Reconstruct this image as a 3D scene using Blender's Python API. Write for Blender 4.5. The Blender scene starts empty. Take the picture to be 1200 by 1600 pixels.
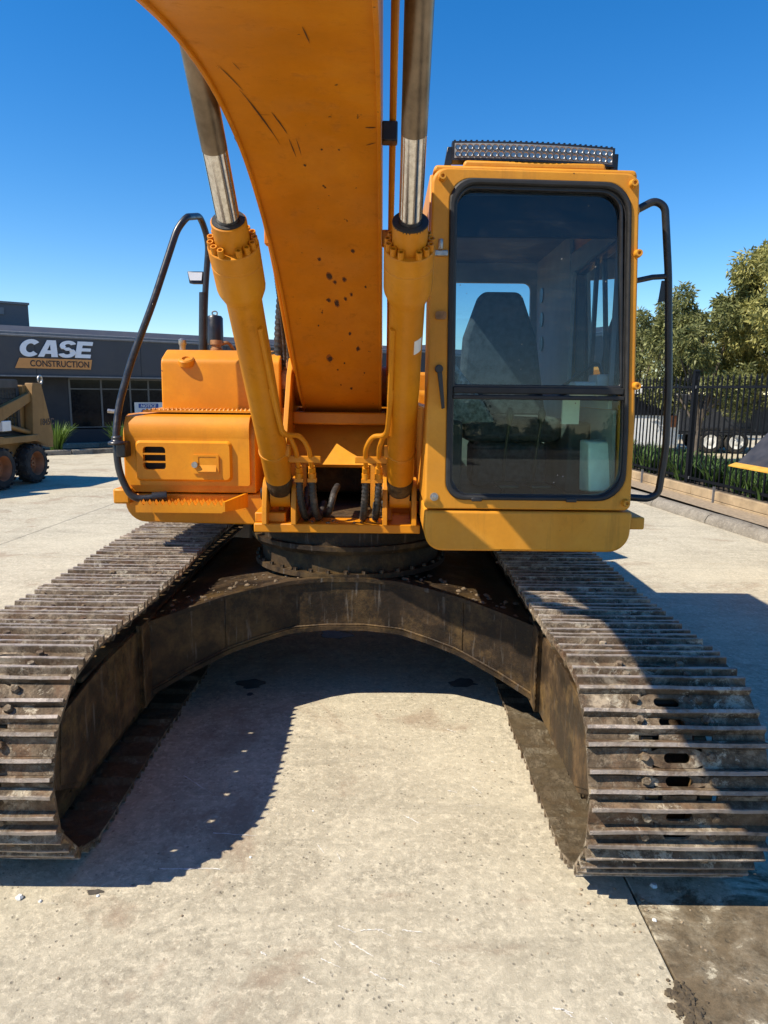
import bpy, bmesh, math, random
from mathutils import Vector, Matrix
import numpy as np
R = math.radians
random.seed(7)
rng = np.random.default_rng(7)
sc = bpy.context.scene
col = sc.collection

# ------------------------------------------------------------------ camera
cam_d = bpy.data.cameras.new('camera')
cam = bpy.data.objects.new('camera', cam_d); col.objects.link(cam)
cam_d.sensor_fit = 'VERTICAL'; cam_d.sensor_height = 36.0
cam_d.lens = 36.0 * 1110 / 1600
cam_d.clip_start = 0.05; cam_d.clip_end = 3000
cam.location = (0, 0, 1.78)
cam.rotation_mode = 'XYZ'
pitch, roll = R(9.75), R(0.6)
m = Matrix.Rotation(R(90) - pitch, 4, 'X') @ Matrix.Rotation(roll, 4, 'Z')
cam.rotation_euler = m.to_euler()
sc.camera = cam

# ------------------------------------------------------------------ world, sun, exposure
LDIR = Vector((0.80, 0.36, -1.0)).normalized()
sun_el = math.asin(-LDIR.z)
sun_az = math.atan2(-LDIR.x, -LDIR.y)          # compass from +Y towards +X
w = bpy.data.worlds.new("World"); sc.world = w; w.use_nodes = True
nt = w.node_tree
bg = nt.nodes['Background']
sky = nt.nodes.new('ShaderNodeTexSky'); sky.sky_type = 'NISHITA'
sky.sun_disc = False; sky.sun_elevation = sun_el; sky.sun_rotation = sun_az
sky.altitude = 50; sky.air_density = 1.0; sky.dust_density = 0.0; sky.ozone_density = 4.0
hsv = nt.nodes.new('ShaderNodeHueSaturation'); hsv.inputs['Saturation'].default_value = 1.36; hsv.inputs['Hue'].default_value = 0.504
nt.links.new(sky.outputs[0], hsv.inputs['Color'])
nt.links.new(hsv.outputs[0], bg.inputs['Color'])
bg.inputs['Strength'].default_value = 0.125
sun_d = bpy.data.lights.new('sun', 'SUN'); sun_d.energy = 5.0; sun_d.angle = R(0.53)
sun_d.color = (1.0, 0.91, 0.77)
sun = bpy.data.objects.new('sun', sun_d); col.objects.link(sun)
sun.rotation_euler = LDIR.to_track_quat('-Z', 'Y').to_euler()
sun.location = (-8, -2, 12)
vs = sc.view_settings
sc.display_settings.display_device = 'sRGB'
vs.view_transform = 'Standard'; vs.look = 'None'; vs.exposure = 0.5; vs.gamma = 1.0; vs.use_curve_mapping = False
sc.render.engine = 'CYCLES'
sc.cycles.max_bounces = 8; sc.cycles.transparent_max_bounces = 16

# ------------------------------------------------------------------ helpers
class N:
    """small node-tree helper"""
    def __init__(s, name):
        s.m = bpy.data.materials.new(name); s.m.use_nodes = True
        s.t = s.m.node_tree; s.b = s.t.nodes['Principled BSDF']
    def n(s, typ, **kw):
        x = s.t.nodes.new(typ)
        for k, v in kw.items():
            if k.startswith('i_'): x.inputs[k[2:].replace('_', ' ')].default_value = v
            else: setattr(x, k, v)
        return x
    def l(s, a, b): s.t.links.new(a, b)
    def coord(s, scale=(1, 1, 1), rand=False):
        tc = s.n('ShaderNodeTexCoord'); out = tc.outputs['Object']
        if rand:
            oi = s.n('ShaderNodeObjectInfo'); mu = s.n('ShaderNodeVectorMath', operation='SCALE')
            cmb = s.n('ShaderNodeCombineXYZ')
            s.l(oi.outputs['Random'], cmb.inputs[0]); s.l(oi.outputs['Random'], cmb.inputs[1])
            s.l(cmb.outputs[0], mu.inputs[0]); mu.inputs['Scale'].default_value = 37.0
            ad = s.n('ShaderNodeVectorMath', operation='ADD'); s.l(out, ad.inputs[0]); s.l(mu.outputs[0], ad.inputs[1]); out = ad.outputs[0]
        if scale != (1, 1, 1):
            mp = s.n('ShaderNodeMapping'); mp.inputs['Scale'].default_value = scale; s.l(out, mp.inputs[0]); out = mp.outputs[0]
        return out
    def noise(s, vec, scale, detail=6, rough=0.6, dist=0.0):
        x = s.n('ShaderNodeTexNoise'); x.inputs['Scale'].default_value = scale; x.inputs['Detail'].default_value = detail
        x.inputs['Roughness'].default_value = rough; x.inputs['Distortion'].default_value = dist
        s.l(vec, x.inputs['Vector']); return x.outputs['Fac']
    def ramp(s, f, stops):
        x = s.n('ShaderNodeValToRGB'); e = x.color_ramp.elements
        while len(e) < len(stops): e.new(0.5)
        for q, (p, c) in zip(e, stops):
            q.position = p; q.color = c if len(c) == 4 else (*c, 1)
        s.l(f, x.inputs[0]); return x.outputs['Color']
    def mask(s, f, a, b):
        return s.ramp(f, [(a, (0, 0, 0)), (b, (1, 1, 1))])
    def mix(s, f, a, b, mode='MIX'):
        x = s.n('ShaderNodeMix', data_type='RGBA', blend_type=mode)
        if isinstance(f, float): x.inputs[0].default_value = f
        else: s.l(f, x.inputs[0])
        for i, v in ((6, a), (7, b)):
            if isinstance(v, tuple): x.inputs[i].default_value = (*v, 1) if len(v) == 3 else v
            else: s.l(v, x.inputs[i])
        return x.outputs[2]
    def math(s, op, a, b):
        x = s.n('ShaderNodeMath', operation=op)
        for i, v in ((0, a), (1, b)):
            if isinstance(v, (int, float)): x.inputs[i].default_value = v
            else: s.l(v, x.inputs[i])
        return x.outputs[0]
    def color(s, c):
        if isinstance(c, tuple): s.b.inputs['Base Color'].default_value = (*c, 1)
        else: s.l(c, s.b.inputs['Base Color'])
    def rough(s, v):
        if isinstance(v, (int, float)): s.b.inputs['Roughness'].default_value = v
        else: s.l(v, s.b.inputs['Roughness'])
    def bump(s, f, strength=0.3, dist=0.01):
        x = s.n('ShaderNodeBump'); x.inputs['Strength'].default_value = strength; x.inputs['Distance'].default_value = dist
        s.l(f, x.inputs['Height']); s.l(x.outputs[0], s.b.inputs['Normal'])

def plain(name, c, rough=0.5, metal=0.0, var=0.25, scale=9.0, bump=0.0, dirt=None):
    k = N(name); v = k.coord()
    f = k.noise(v, scale)
    lo = tuple(x * (1 - var) for x in c); hi = tuple(min(1, x * (1 + var)) for x in c)
    cc = k.ramp(f, [(0.3, lo), (0.7, hi)])
    if dirt:
        cc = k.mix(k.mask(k.noise(v, scale * 0.6, 8, 0.7), 0.5, 0.72), cc, dirt)
    k.color(cc); k.b.inputs['Metallic'].default_value = metal
    k.rough(k.ramp(k.noise(v, scale * 2), [(0.3, (rough - .08,) * 3), (0.7, (rough + .1,) * 3)]))
    if bump: k.bump(k.noise(v, scale * 8), bump, 0.004)
    return k.m

def paint(name, c, c2, rough=0.38, chips=0.5, dirt=0.5):
    """weathered machine enamel: fading, grime runs and chips with a rusty rim"""
    k = N(name); v = k.coord()
    f = k.noise(v, 2.3, 7, 0.65)
    cc = k.ramp(f, [(0.32, tuple(x * .84 for x in c)), (0.5, c), (0.68, c2)])
    dustm = k.math('MULTIPLY', k.mask(k.noise(v, 3.6, 9, 0.75, 0.3), 0.46, 0.68), 0.12 * dirt)
    cc = k.mix(dustm, cc, (0.46, 0.30, 0.13))
    fine = k.noise(v, 60, 4, 0.6)
    cc = k.mix(k.math('MULTIPLY', fine, 0.22), cc, tuple(x * .45 for x in c))
    # vertical grime runs
    vr = k.coord((9, 9, 0.8))
    runs = k.mask(k.noise(vr, 1.6, 6, 0.7), 0.56, 0.80)
    cc = k.mix(k.math('MULTIPLY', runs, 0.42 * dirt), cc, (0.11, 0.055, 0.018))
    blot = k.mask(k.noise(v, 5.5, 9, 0.75, 0.4), 0.60, 0.74)
    cc = k.mix(k.math('MULTIPLY', blot, 0.45 * dirt), cc, (0.16, 0.075, 0.02))
    chip = k.mask(k.noise(v, 21, 5, 0.62), 0.735 - 0.05 * chips, 0.75 - 0.05 * chips)
    cc = k.mix(chip, cc, (0.05, 0.022, 0.012))
    k.color(cc)
    k.rough(k.mix(k.math('ADD', k.math('ADD', runs, blot), dustm), (rough + .05,) * 3, (0.78,) * 3))
    k.b.inputs['Specular IOR Level'].default_value = 0.35
    k.bump(k.math('SUBTRACT', k.noise(v, 140, 3), k.math('MULTIPLY', chip, 3.0)), 0.10, 0.003)
    return k.m

M = {}
M['paint'] = paint('orange_paint', (0.68, 0.245, 0.006), (0.79, 0.315, 0.010), chips=0.2, dirt=0.5)
M['paint_boom'] = paint('boom_paint', (0.62, 0.205, 0.004), (0.72, 0.262, 0.008), chips=0.75, dirt=0.85)
M['paint_cyl'] = paint('cylinder_paint', (0.63, 0.232, 0.006), (0.72, 0.292, 0.010), chips=0.3, dirt=0.8)
M['paint_cab'] = paint('cab_paint', (0.68, 0.278, 0.018), (0.77, 0.350, 0.034), rough=0.45, chips=0.85, dirt=0.9)
M['paint_old'] = paint('faded_loader_paint', (0.27, 0.15, 0.048), (0.36, 0.205, 0.066), rough=0.55, chips=0.8, dirt=1.0)
M['black'] = plain('black_paint', (0.018, 0.018, 0.02), 0.35, var=0.4, scale=14)
M['rubber'] = plain('black_rubber', (0.016, 0.016, 0.016), 0.6, var=0.4, scale=20, bump=0.2)
M['trim'] = plain('dark_trim', (0.07, 0.074, 0.08), 0.7, var=0.3)
M['grey_trim'] = plain('grey_trim', (0.26, 0.265, 0.27), 0.7, var=0.15)
M['pale_trim'] = plain('pale_trim', (0.74, 0.78, 0.74), 0.6, var=0.15)
M['fabric'] = plain('seat_fabric', (0.06, 0.065, 0.075), 0.95, var=0.6, scale=30, bump=0.4)
M['fabric2'] = plain('light_seat_fabric', (0.30, 0.31, 0.30), 0.95, var=0.75, scale=45, bump=0.4)
M['hose'] = plain('hose_rubber', (0.022, 0.021, 0.02), 0.55, var=0.5, scale=30, dirt=(0.12, 0.10, 0.08))
M['steel'] = plain('bolt_steel', (0.42, 0.40, 0.37), 0.4, metal=0.9, var=0.3, scale=40)
M['void'] = plain('dark_cavity', (0.012, 0.011, 0.010), 0.9)
M['white'] = plain('white_plastic', (0.75, 0.75, 0.72), 0.5, var=0.08)
M['blue_sign'] = plain('blue_print', (0.02, 0.07, 0.30), 0.5, var=0.1)
M['rust_brass'] = plain('rusty_fitting', (0.30, 0.15, 0.06), 0.6, metal=0.3, var=0.5, scale=25)

def chrome():
    k = N('chrome_rod'); v = k.coord((60, 60, 2))
    f = k.noise(v, 1.5, 6)
    k.color(k.ramp(f, [(0.3, (0.55, 0.52, 0.48)), (0.65, (0.82, 0.80, 0.77))])); k.b.inputs['Metallic'].default_value = 1
    k.rough(k.ramp(f, [(0.3, (0.22,) * 3), (0.7, (0.12,) * 3)])); return k.m
M['chrome'] = chrome()
M['rod_worn'] = plain('worn_rod', (0.22, 0.17, 0.12), 0.36, metal=0.8, var=0.4, scale=12)

def shoe_mat():
    k = N('track_steel'); v = k.coord(rand=True); v2 = k.coord()
    f = k.noise(v, 9, 8, 0.7)
    cc = k.ramp(f, [(0.30, (0.055, 0.037, 0.021)), (0.5, (0.152, 0.108, 0.066)), (0.68, (0.31, 0.237, 0.155))])
    rust = k.mask(k.noise(v, 5.5, 9, 0.75, 0.6), 0.50, 0.64)
    cc = k.mix(k.math('MULTIPLY', rust, 0.55), cc, (0.17, 0.088, 0.045))
    mud = k.mask(k.noise(v, 4.2, 10, 0.80, 0.5), 0.49, 0.585)
    cc = k.mix(k.math('MULTIPLY', mud, 0.72), cc, (0.50, 0.405, 0.285))
    grit = k.noise(v, 26, 8, 0.8, 0.3)
    cc = k.mix(k.mask(grit, 0.49, 0.60), cc, k.mix(0.6, cc, (0.035, 0.022, 0.014)))
    red = k.mask(k.noise(v, 3.1, 8, 0.78, 0.8), 0.545, 0.60)
    cc = k.mix(k.math('MULTIPLY', red, 0.28), cc, (0.21, 0.098, 0.045))
    pale = k.math('MULTIPLY', k.mask(k.noise(v, 6.0, 9, 0.8, 0.3), 0.555, 0.60), k.mask(grit, 0.40, 0.52))
    cc = k.mix(k.math('MULTIPLY', pale, 0.85), cc, (0.60, 0.52, 0.38))
    # tips of the grousers are rubbed bright
    sx = k.n('ShaderNodeSeparateXYZ'); k.l(v2, sx.inputs[0])
    tip = k.mask(k.math('ADD', sx.outputs[2], k.math('MULTIPLY', k.noise(v, 30, 4), 0.010)), 0.0385, 0.0435)
    cc = k.mix(k.math('MULTIPLY', tip, 0.7), cc, (0.55, 0.48, 0.42))
    under = k.mask(sx.outputs[2], 0.0, 0.003)      # inner faces stay damp and oily
    cc = k.mix(under, k.mix(0.75, cc, (0.085, 0.064, 0.034)), cc)
    k.color(cc)
    met = k.mix(tip, (0.0,) * 3, (0.30,) * 3)
    k.b.inputs['Specular IOR Level'].default_value = 0.22
    k.l(k.mix(mud, met, (0, 0, 0)), k.b.inputs['Metallic'])
    k.rough(k.mix(mud, k.mix(tip, (0.62,) * 3, (0.38,) * 3), (0.95,) * 3))
    k.bump(k.math('ADD', k.noise(v, 70, 8, 0.75), k.math('MULTIPLY', mud, 0.8)), 0.75, 0.008); return k.m
M['shoe'] = shoe_mat()

def frame_mat(name='grimy_frame', dk=1.0, ga=.6):
    k = N(name); v = k.coord()
    f = k.noise(v, 3.5, 9, 0.72, 0.4)
    cc = k.ramp(f, [(0.32, (0.012 * dk, 0.009 * dk, 0.006 * dk)), (0.50, (0.046 * dk, 0.028 * dk, 0.014 * dk)), (0.70, (0.19 * dk, 0.115 * dk, 0.05 * dk))])
    g = k.mask(k.noise(v, 2.6, 10, 0.78), 0.50, 0.66)
    cc = k.mix(k.math('MULTIPLY', g, ga), cc, (0.27, 0.165, 0.055))
    s = k.mask(k.noise(k.coord((30, 30, 3)), 1.2, 6), 0.60, 0.75)
    cc = k.mix(k.math('MULTIPLY', s, 0.35), cc, (0.30, 0.27, 0.23))
    k.color(cc); k.rough(k.ramp(f, [(0.3, (0.35,) * 3), (0.7, (0.85,) * 3)]))
    k.b.inputs['Specular IOR Level'].default_value = 0.28
    k.bump(k.noise(v, 45, 9, 0.7), 0.6, 0.008); return k.m
M['frame'] = frame_mat()
M['grease'] = frame_mat('greasy_beam', .50, .30)
M['mud'] = plain('dried_mud', (0.30, 0.23, 0.15), 0.95, var=0.3, scale=20, bump=0.6)

def glass(name, tint, refl=1.0, density=0.0):
    k = N(name); t = k.t; t.nodes.remove(k.b)
    tr = k.n('ShaderNodeBsdfTransparent'); tr.inputs[0].default_value = (*tint, 1)
    gl = k.n('ShaderNodeBsdfGlossy'); gl.inputs['Roughness'].default_value = 0.012; gl.inputs[0].default_value = (1, 1, 1, 1)
    fr = k.n('ShaderNodeFresnel'); fr.inputs[0].default_value = 1.52
    mx = k.n('ShaderNodeMixShader'); k.l(k.math('MULTIPLY', fr.outputs[0], refl), mx.inputs[0])
    k.l(tr.outputs[0], mx.inputs[1]); k.l(gl.outputs[0], mx.inputs[2])
    last = mx.outputs[0]
    df = k.n('ShaderNodeBsdfDiffuse'); df.inputs[0].default_value = (0.32, 0.31, 0.28, 1)
    v = k.coord(); dust = k.mask(k.noise(v, 70, 5, 0.75), 0.62, 0.80)
    vo = k.n('ShaderNodeTexVoronoi'); vo.inputs['Scale'].default_value = 22; k.l(v, vo.inputs['Vector'])
    spk = k.math('MULTIPLY', k.ramp(vo.outputs['Distance'], [(0.05, (1, 1, 1)), (0.085, (0, 0, 0))]), k.mask(k.noise(v, 5, 3), 0.52, 0.56))
    smear = k.mask(k.noise(k.coord((3, 3, 14)), 1.6, 7, 0.7), 0.5, 0.75)
    mx2 = k.n('ShaderNodeMixShader'); k.l(k.math('ADD', k.math('ADD', k.math('MULTIPLY', spk, 0.75), k.math('MULTIPLY', smear, 0.06)), k.math('ADD', k.math('MULTIPLY', dust, 0.15), density)), mx2.inputs[0])
    k.l(last, mx2.inputs[1]); k.l(df.outputs[0], mx2.inputs[2])
    k.l(mx2.outputs[0], t.nodes['Material Output'].inputs[0]); return k.m
M['glass'] = glass('cab_glass', (0.62, 0.80, 0.88), 1.0, 0.008)
M['glass_low'] = glass('green_cab_glass', (0.68, 0.90, 0.76), 0.85, 0.006)
M['glass_side'] = glass('side_glass', (0.60, 0.72, 0.74), 1.2, 0.01)
M['shop_glass'] = plain('shop_glass', (0.006, 0.008, 0.012), 0.10, var=0.3); M['shop_glass'].node_tree.nodes['Principled BSDF'].inputs['Specular IOR Level'].default_value = 0.16
M['led'] = plain('led_reflector', (0.36, 0.35, 0.34), 0.32, metal=0.9, var=0.2, scale=80)
M['lens'] = plain('lamp_lens', (0.62, 0.64, 0.66), 0.15, var=0.1)

SHIFT = {}
class MB:
    def __init__(s): s.v = []; s.f = []
    def add(s, vs_, fs):
        o = len(s.v); s.v += [tuple(p) for p in vs_]; s.f += [tuple(i + o for i in q) for q in fs]; return s
    def box(s, x0, x1, y0, y1, z0, z1, mat=None):
        vs_ = [(x, y, z) for x in (x0, x1) for y in (y0, y1) for z in (z0, z1)]
        if mat is not None: vs_ = [mat @ Vector(p) for p in vs_]
        return s.add(vs_, [(0, 1, 3, 2), (4, 6, 7, 5), (0, 4, 5, 1), (2, 3, 7, 6), (0, 2, 6, 4), (1, 5, 7, 3)])
    def prism(s, pts, a0, a1, axis='X', mat=None):
        """closed 2-D outline extruded along an axis; X: pts=(y,z), Y: pts=(x,z), Z: pts=(x,y)"""
        n = len(pts)
        f = {'X': lambda p, a: (a, p[0], p[1]), 'Y': lambda p, a: (p[0], a, p[1]), 'Z': lambda p, a: (p[0], p[1], a)}[axis]
        vs_ = [f(p, a0) for p in pts] + [f(p, a1) for p in pts]
        if mat is not None: vs_ = [mat @ Vector(p) for p in vs_]
        fs = [tuple(range(n))[::-1], tuple(range(n, 2 * n))] + [(i, (i + 1) % n, n + (i + 1) % n, n + i) for i in range(n)]
        return s.add(vs_, fs)
    def loft(s, rings, cap=True, closed=True):
        n = len(rings[0]); o = len(s.v)
        for r in rings: s.v += [tuple(p) for p in r]
        for k in range(len(rings) - 1):
            for i in range(n if closed else n - 1):
                j = (i + 1) % n
                s.f.append((o + k * n + i, o + k * n + j, o + (k + 1) * n + j, o + (k + 1) * n + i))
        if cap:
            s.f.append(tuple(o + i for i in range(n))[::-1]); s.f.append(tuple(o + (len(rings) - 1) * n + i for i in range(n)))
        return s
    def tube(s, path, r, n=12, cap=True, radii=None):
        P = [Vector(p) for p in path]; rings = []
        up = None
        for i, p in enumerate(P):
            d = (P[min(i + 1, len(P) - 1)] - P[max(i - 1, 0)]).normalized()
            if up is None:
                up = d.orthogonal().normalized()
            up = (up - d * up.dot(d)).normalized(); b = d.cross(up)
            rr = radii[i] if radii else r
            rings.append([p + (up * math.cos(a) + b * math.sin(a)) * rr for a in [2 * math.pi * k / n for k in range(n)]])
        return s.loft(rings, cap)
    def cyl(s, p0, p1, r0, r1=None, n=20):
        return s.tube([p0, p1], r0, n, True, [r0, r0 if r1 is None else r1])
    def lathe(s, p0, axis, prof, n=24, cap=True):
        """prof = (t along axis, radius)"""
        d = Vector(axis).normalized(); up = d.orthogonal().normalized(); b = d.cross(up); p0 = Vector(p0)
        return s.loft([[p0 + d * t + (up * math.cos(2 * math.pi * k / n) + b * math.sin(2 * math.pi * k / n)) * r for k in range(n)] for t, r in prof], cap)
    def ring(s, outer, inner, y0, y1, axis='Y'):
        """plate with a hole, outlines with equal point counts, thickness y0..y1"""
        n = len(outer); f = {'X': lambda p, a: (a, p[0], p[1]), 'Y': lambda p, a: (p[0], a, p[1]), 'Z': lambda p, a: (p[0], p[1], a)}[axis]
        vs_ = [f(p, y0) for p in outer] + [f(p, y0) for p in inner] + [f(p, y1) for p in outer] + [f(p, y1) for p in inner]
        fs = []
        for i in range(n):
            j = (i + 1) % n
            fs += [(i, j, n + j, n + i), (2 * n + i, 3 * n + i, 3 * n + j, 2 * n + j), (i, 2 * n + i, 2 * n + j, j), (n + i, n + j, 3 * n + j, 3 * n + i)]
        return s.add(vs_, fs)
    def mesh(s, name, mat, shift=(0, 0, 0), sharp=35):
        me = bpy.data.meshes.new(name)
        sx, sy, sz = shift
        me.from_pydata([(x - sx, y - sy, z - sz) for x, y, z in s.v], [], s.f)
        bm = bmesh.new(); bm.from_mesh(me); bmesh.ops.recalc_face_normals(bm, faces=bm.faces); bm.to_mesh(me); bm.free()
        me.materials.append(M[mat] if isinstance(mat, str) else mat)
        me.polygons.foreach_set('use_smooth', [True] * len(me.polygons))
        me.set_sharp_from_angle(angle=R(sharp)); me.update()
        return me
    def build(s, name, mat, parent=None, bevel=0.0, shift=None, seg=2, sharp=35):
        if shift is None:
            shift = (0, 0, 0)
            if parent is not None: shift = SHIFT.get(parent, (0, 0, 0))
        o = bpy.data.objects.new(name, s.mesh(name, mat, shift, sharp)); col.objects.link(o)
        if parent is not None: o.parent = parent
        SHIFT[o] = shift
        if bevel:
            b = o.modifiers.new('bevel', 'BEVEL'); b.width = bevel; b.segments = seg; b.limit_method = 'ANGLE'; b.angle_limit = R(30); b.harden_normals = False
        return o

def tag(o, label=None, cat=None, group=None, kind=None):
    if label: o['label'] = label
    if cat: o['category'] = cat
    if group: o['group'] = group
    if kind: o['kind'] = kind
    return o
def empty(name, loc, rz=0.0):
    o = bpy.data.objects.new(name, None); col.objects.link(o); o.location = loc; o.rotation_euler = (0, 0, rz)
    o.empty_display_size = 0.2
    SHIFT[o] = tuple(loc); return o
def inst(src, parent, name=None):
    c = src.copy(); col.objects.link(c); c.parent = parent
    return c
def kids(o): return [c for c in col.objects if c.parent == o]
def copy_tree(o, parent=None):
    c = o.copy(); col.objects.link(c); c.parent = parent
    for ch in kids(o): copy_tree(ch, c)
    return c
def rpoly(corners, radii, k=6):
    """rounded polygon, k+1 points per corner"""
    out = []; n = len(corners)
    for i in range(n):
        p = Vector(corners[i]); a = Vector(corners[i - 1]) - p; b = Vector(corners[(i + 1) % n]) - p
        r = radii[i] if isinstance(radii, (list, tuple)) else radii
        an = a.angle(b); d = r / math.tan(an / 2)
        a.normalize(); b.normalize()
        c = p + (a + b).normalized() * (r / math.sin(an / 2))
        s = p + a * d - c; e = p + b * d - c
        a0 = math.atan2(s.y, s.x); a1 = math.atan2(e.y, e.x); da = (a1 - a0 + math.pi) % (2 * math.pi) - math.pi
        for q in range(k + 1):
            t = a0 + da * q / k; out.append((c.x + r * math.cos(t), c.y + r * math.sin(t)))
    return out
def smooth_path(pts, k=6):
    P = [Vector(p) for p in pts]; P = [P[0] * 2 - P[1]] + P + [P[-1] * 2 - P[-2]]; out = []
    for i in range(1, len(P) - 2):
        for q in range(k):
            t = q / k
            out.append(0.5 * ((2 * P[i]) + (P[i + 1] - P[i - 1]) * t + (2 * P[i - 1] - 5 * P[i] + 4 * P[i + 1] - P[i + 2]) * t * t + (3 * P[i] - P[i - 1] - 3 * P[i + 1] + P[i + 2]) * t ** 3))
    out.append(P[-2]); return out
def round_path(pts, r, k=5):
    """polyline with filleted corners"""
    P = [Vector(p) for p in pts]; out = [P[0]]
    for i in range(1, len(P) - 1):
        a = (P[i - 1] - P[i]); b = (P[i + 1] - P[i]); d = min(r, a.length * .48, b.length * .48)
        s = P[i] + a.normalized() * d; e = P[i] + b.normalized() * d
        for q in range(k + 1):
            t = q / k; out.append(s * (1 - t) ** 2 + P[i] * 2 * t * (1 - t) + e * t * t)
    out.append(P[-1]); return out
def text_mesh(txt, size, bold=0.0, shear=0.0, ext=0.002, spacing=1.0):
    cu = bpy.data.curves.new('lettering', 'FONT'); cu.body = txt; cu.size = size; cu.offset = bold; cu.shear = shear; cu.extrude = ext
    cu.space_character = spacing; cu.resolution_u = 4
    o = bpy.data.objects.new('tmp', cu); col.objects.link(o)
    dg = bpy.context.evaluated_depsgraph_get(); me = bpy.data.meshes.new_from_object(o.evaluated_get(dg))
    bpy.data.objects.remove(o); return me

# ------------------------------------------------------------------ ground
def concrete(name, base, stain, stain_amt, wet=False):
    k = N(name); tc = k.n('ShaderNodeNewGeometry'); v = tc.outputs['Position']
    f1 = k.noise(v, 15, 12, 0.80, 0.3); f2 = k.noise(v, 2.2, 8, 0.68, 0.5); f3 = k.noise(v, 0.45, 6, 0.6)
    cc = k.ramp(f1, [(0.38, tuple(x * .66 for x in base)), (0.46, tuple(x * .90 for x in base)), (0.52, base), (0.61, tuple(min(1, x * 1.25) for x in base))])
    cc = k.mix(k.math('MULTIPLY', k.mask(f2, 0.44, 0.66), 0.62), cc, tuple(x * s for x, s in zip(base, (.68, .66, .64))))
    cc = k.mix(k.math('MULTIPLY', k.mask(f3, 0.44, 0.62), 0.60), cc, tuple(x * s for x, s in zip(base, (1.2, 1.2, 1.18))))
    f4 = k.noise(v, 48, 5, 0.7, 0.4)
    cc = k.mix(k.math('MULTIPLY', k.mask(f4, 0.48, 0.58), k.mask(k.noise(v, 3.3, 6, 0.7), 0.35, 0.62)), cc, k.mix(0.4, cc, tuple(x * .42 for x in base)))
    cc = k.mix(k.mask(k.noise(v, 31, 6, 0.75), 0.525, 0.61), cc, k.mix(0.55, cc, tuple(min(1, x * 1.5) for x in base)))
    # tyre dust streaks
    mp = k.n('ShaderNodeMapping'); mp.inputs['Scale'].default_value = (0.35, 3.2, 1); mp.inputs['Rotation'].default_value = (0, 0, R(14)); k.l(v, mp.inputs[0])
    st = k.mask(k.noise(mp.outputs[0], 1.3, 8, 0.7, 0.7), 0.52, 0.70)
    cc = k.mix(k.math('MULTIPLY', st, 0.50), cc, tuple(x * .62 for x in base))
    # chalky scrapes
    mp2 = k.n('ShaderNodeMapping'); mp2.inputs['Scale'].default_value = (2.2, 9, 1); mp2.inputs['Rotation'].default_value = (0, 0, R(-32)); k.l(v, mp2.inputs[0])
    sc_ = k.mask(k.noise(mp2.outputs[0], 2.0, 9, 0.72), 0.63, 0.68)
    near = k.mask(k.noise(v, 0.9, 3), 0.47, 0.57)
    cc = k.mix(k.math('MULTIPLY', k.math('MULTIPLY', sc_, near), 0.75), cc, (0.72, 0.69, 0.62))
    # rust brown stains
    rb = k.mask(k.noise(v, 1.15, 9, 0.7, 1.2), 0.545, 0.65)
    cc = k.mix(k.math('MULTIPLY', rb, stain_amt), cc, stain)
    if wet:   # oily mud trodden in around one corner of the slab
        ds = k.n('ShaderNodeVectorMath', operation='DISTANCE'); k.l(v, ds.inputs[0]); ds.inputs[1].default_value = (1.45, 1.55, 0)
        fall = k.math('ADD', ds.outputs['Value'], k.math('MULTIPLY', k.math('SUBTRACT', k.noise(v, 2.6, 9, 0.72, 0.6), 0.5), 2.6))
        mk = k.ramp(fall, [(0.80, (1, 1, 1)), (0.98, (0, 0, 0))])
        mk2 = k.math('MULTIPLY', mk, k.ramp(k.noise(v, 5.0, 9, 0.75, 0.5), [(0.46, (1, 1, 1)), (0.58, (0.75, 0.75, 0.75)), (0.615, (0.08, 0.08, 0.08))]))
        cc = k.mix(k.math('MULTIPLY', mk2, 0.92), cc, k.ramp(f1, [(0.38, (0.060, 0.042, 0.022)), (0.62, (0.165, 0.118, 0.066))]))
    # pits and specks
    vo = k.n('ShaderNodeTexVoronoi'); vo.inputs['Scale'].default_value = 30; vo.inputs['Randomness'].default_value = 1; k.l(v, vo.inputs['Vector'])
    pitm = k.mask(k.noise(v, 5, 4), 0.42, 0.58)
    pit = k.math('MULTIPLY', k.ramp(vo.outputs['Distance'], [(0.10, (1, 1, 1)), (0.19, (0, 0, 0))]), pitm)
    cc = k.mix(k.math('MULTIPLY', pit, 0.65), cc, tuple(x * .33 for x in base))
    vo2 = k.n('ShaderNodeTexVoronoi'); vo2.inputs['Scale'].default_value = 9; k.l(v, vo2.inputs['Vector'])
    pit2 = k.ramp(vo2.outputs['Distance'], [(0.05, (1, 1, 1)), (0.09, (0, 0, 0))])
    cc = k.mix(k.math('MULTIPLY', k.math('MULTIPLY', pit2, k.mask(k.noise(v, 1.7, 3), 0.45, 0.6)), 0.7), cc, tuple(x * .3 for x in base))
    k.color(cc)
    k.rough(0.93)
    k.b.inputs['Specular IOR Level'].default_value = 0.25
    h = k.math('SUBTRACT', k.math('ADD', f1, k.math('MULTIPLY', k.noise(v, 90, 6, 0.7), 0.4)), k.math('MULTIPLY', k.math('ADD', pit, pit2), 0.6))
    k.bump(h, 0.55, 0.012); return k.m
M['concrete'] = concrete('yard_concrete', (0.482, 0.430, 0.318), (0.24, 0.15, 0.095), 0.45)
M['concrete_mud'] = concrete('muddy_concrete', (0.482, 0.430, 0.318), (0.24, 0.15, 0.095), 0.45, True)
M['kerb'] = concrete('kerb_concrete', (0.25, 0.22, 0.175), (0.10, 0.08, 0.06), 0.85)
M['joint'] = plain('joint_dirt', (0.10, 0.08, 0.055), 0.95, scale=20)
M['soil'] = plain('garden_soil', (0.06, 0.045, 0.03), 0.95, scale=25, bump=0.6)

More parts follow.
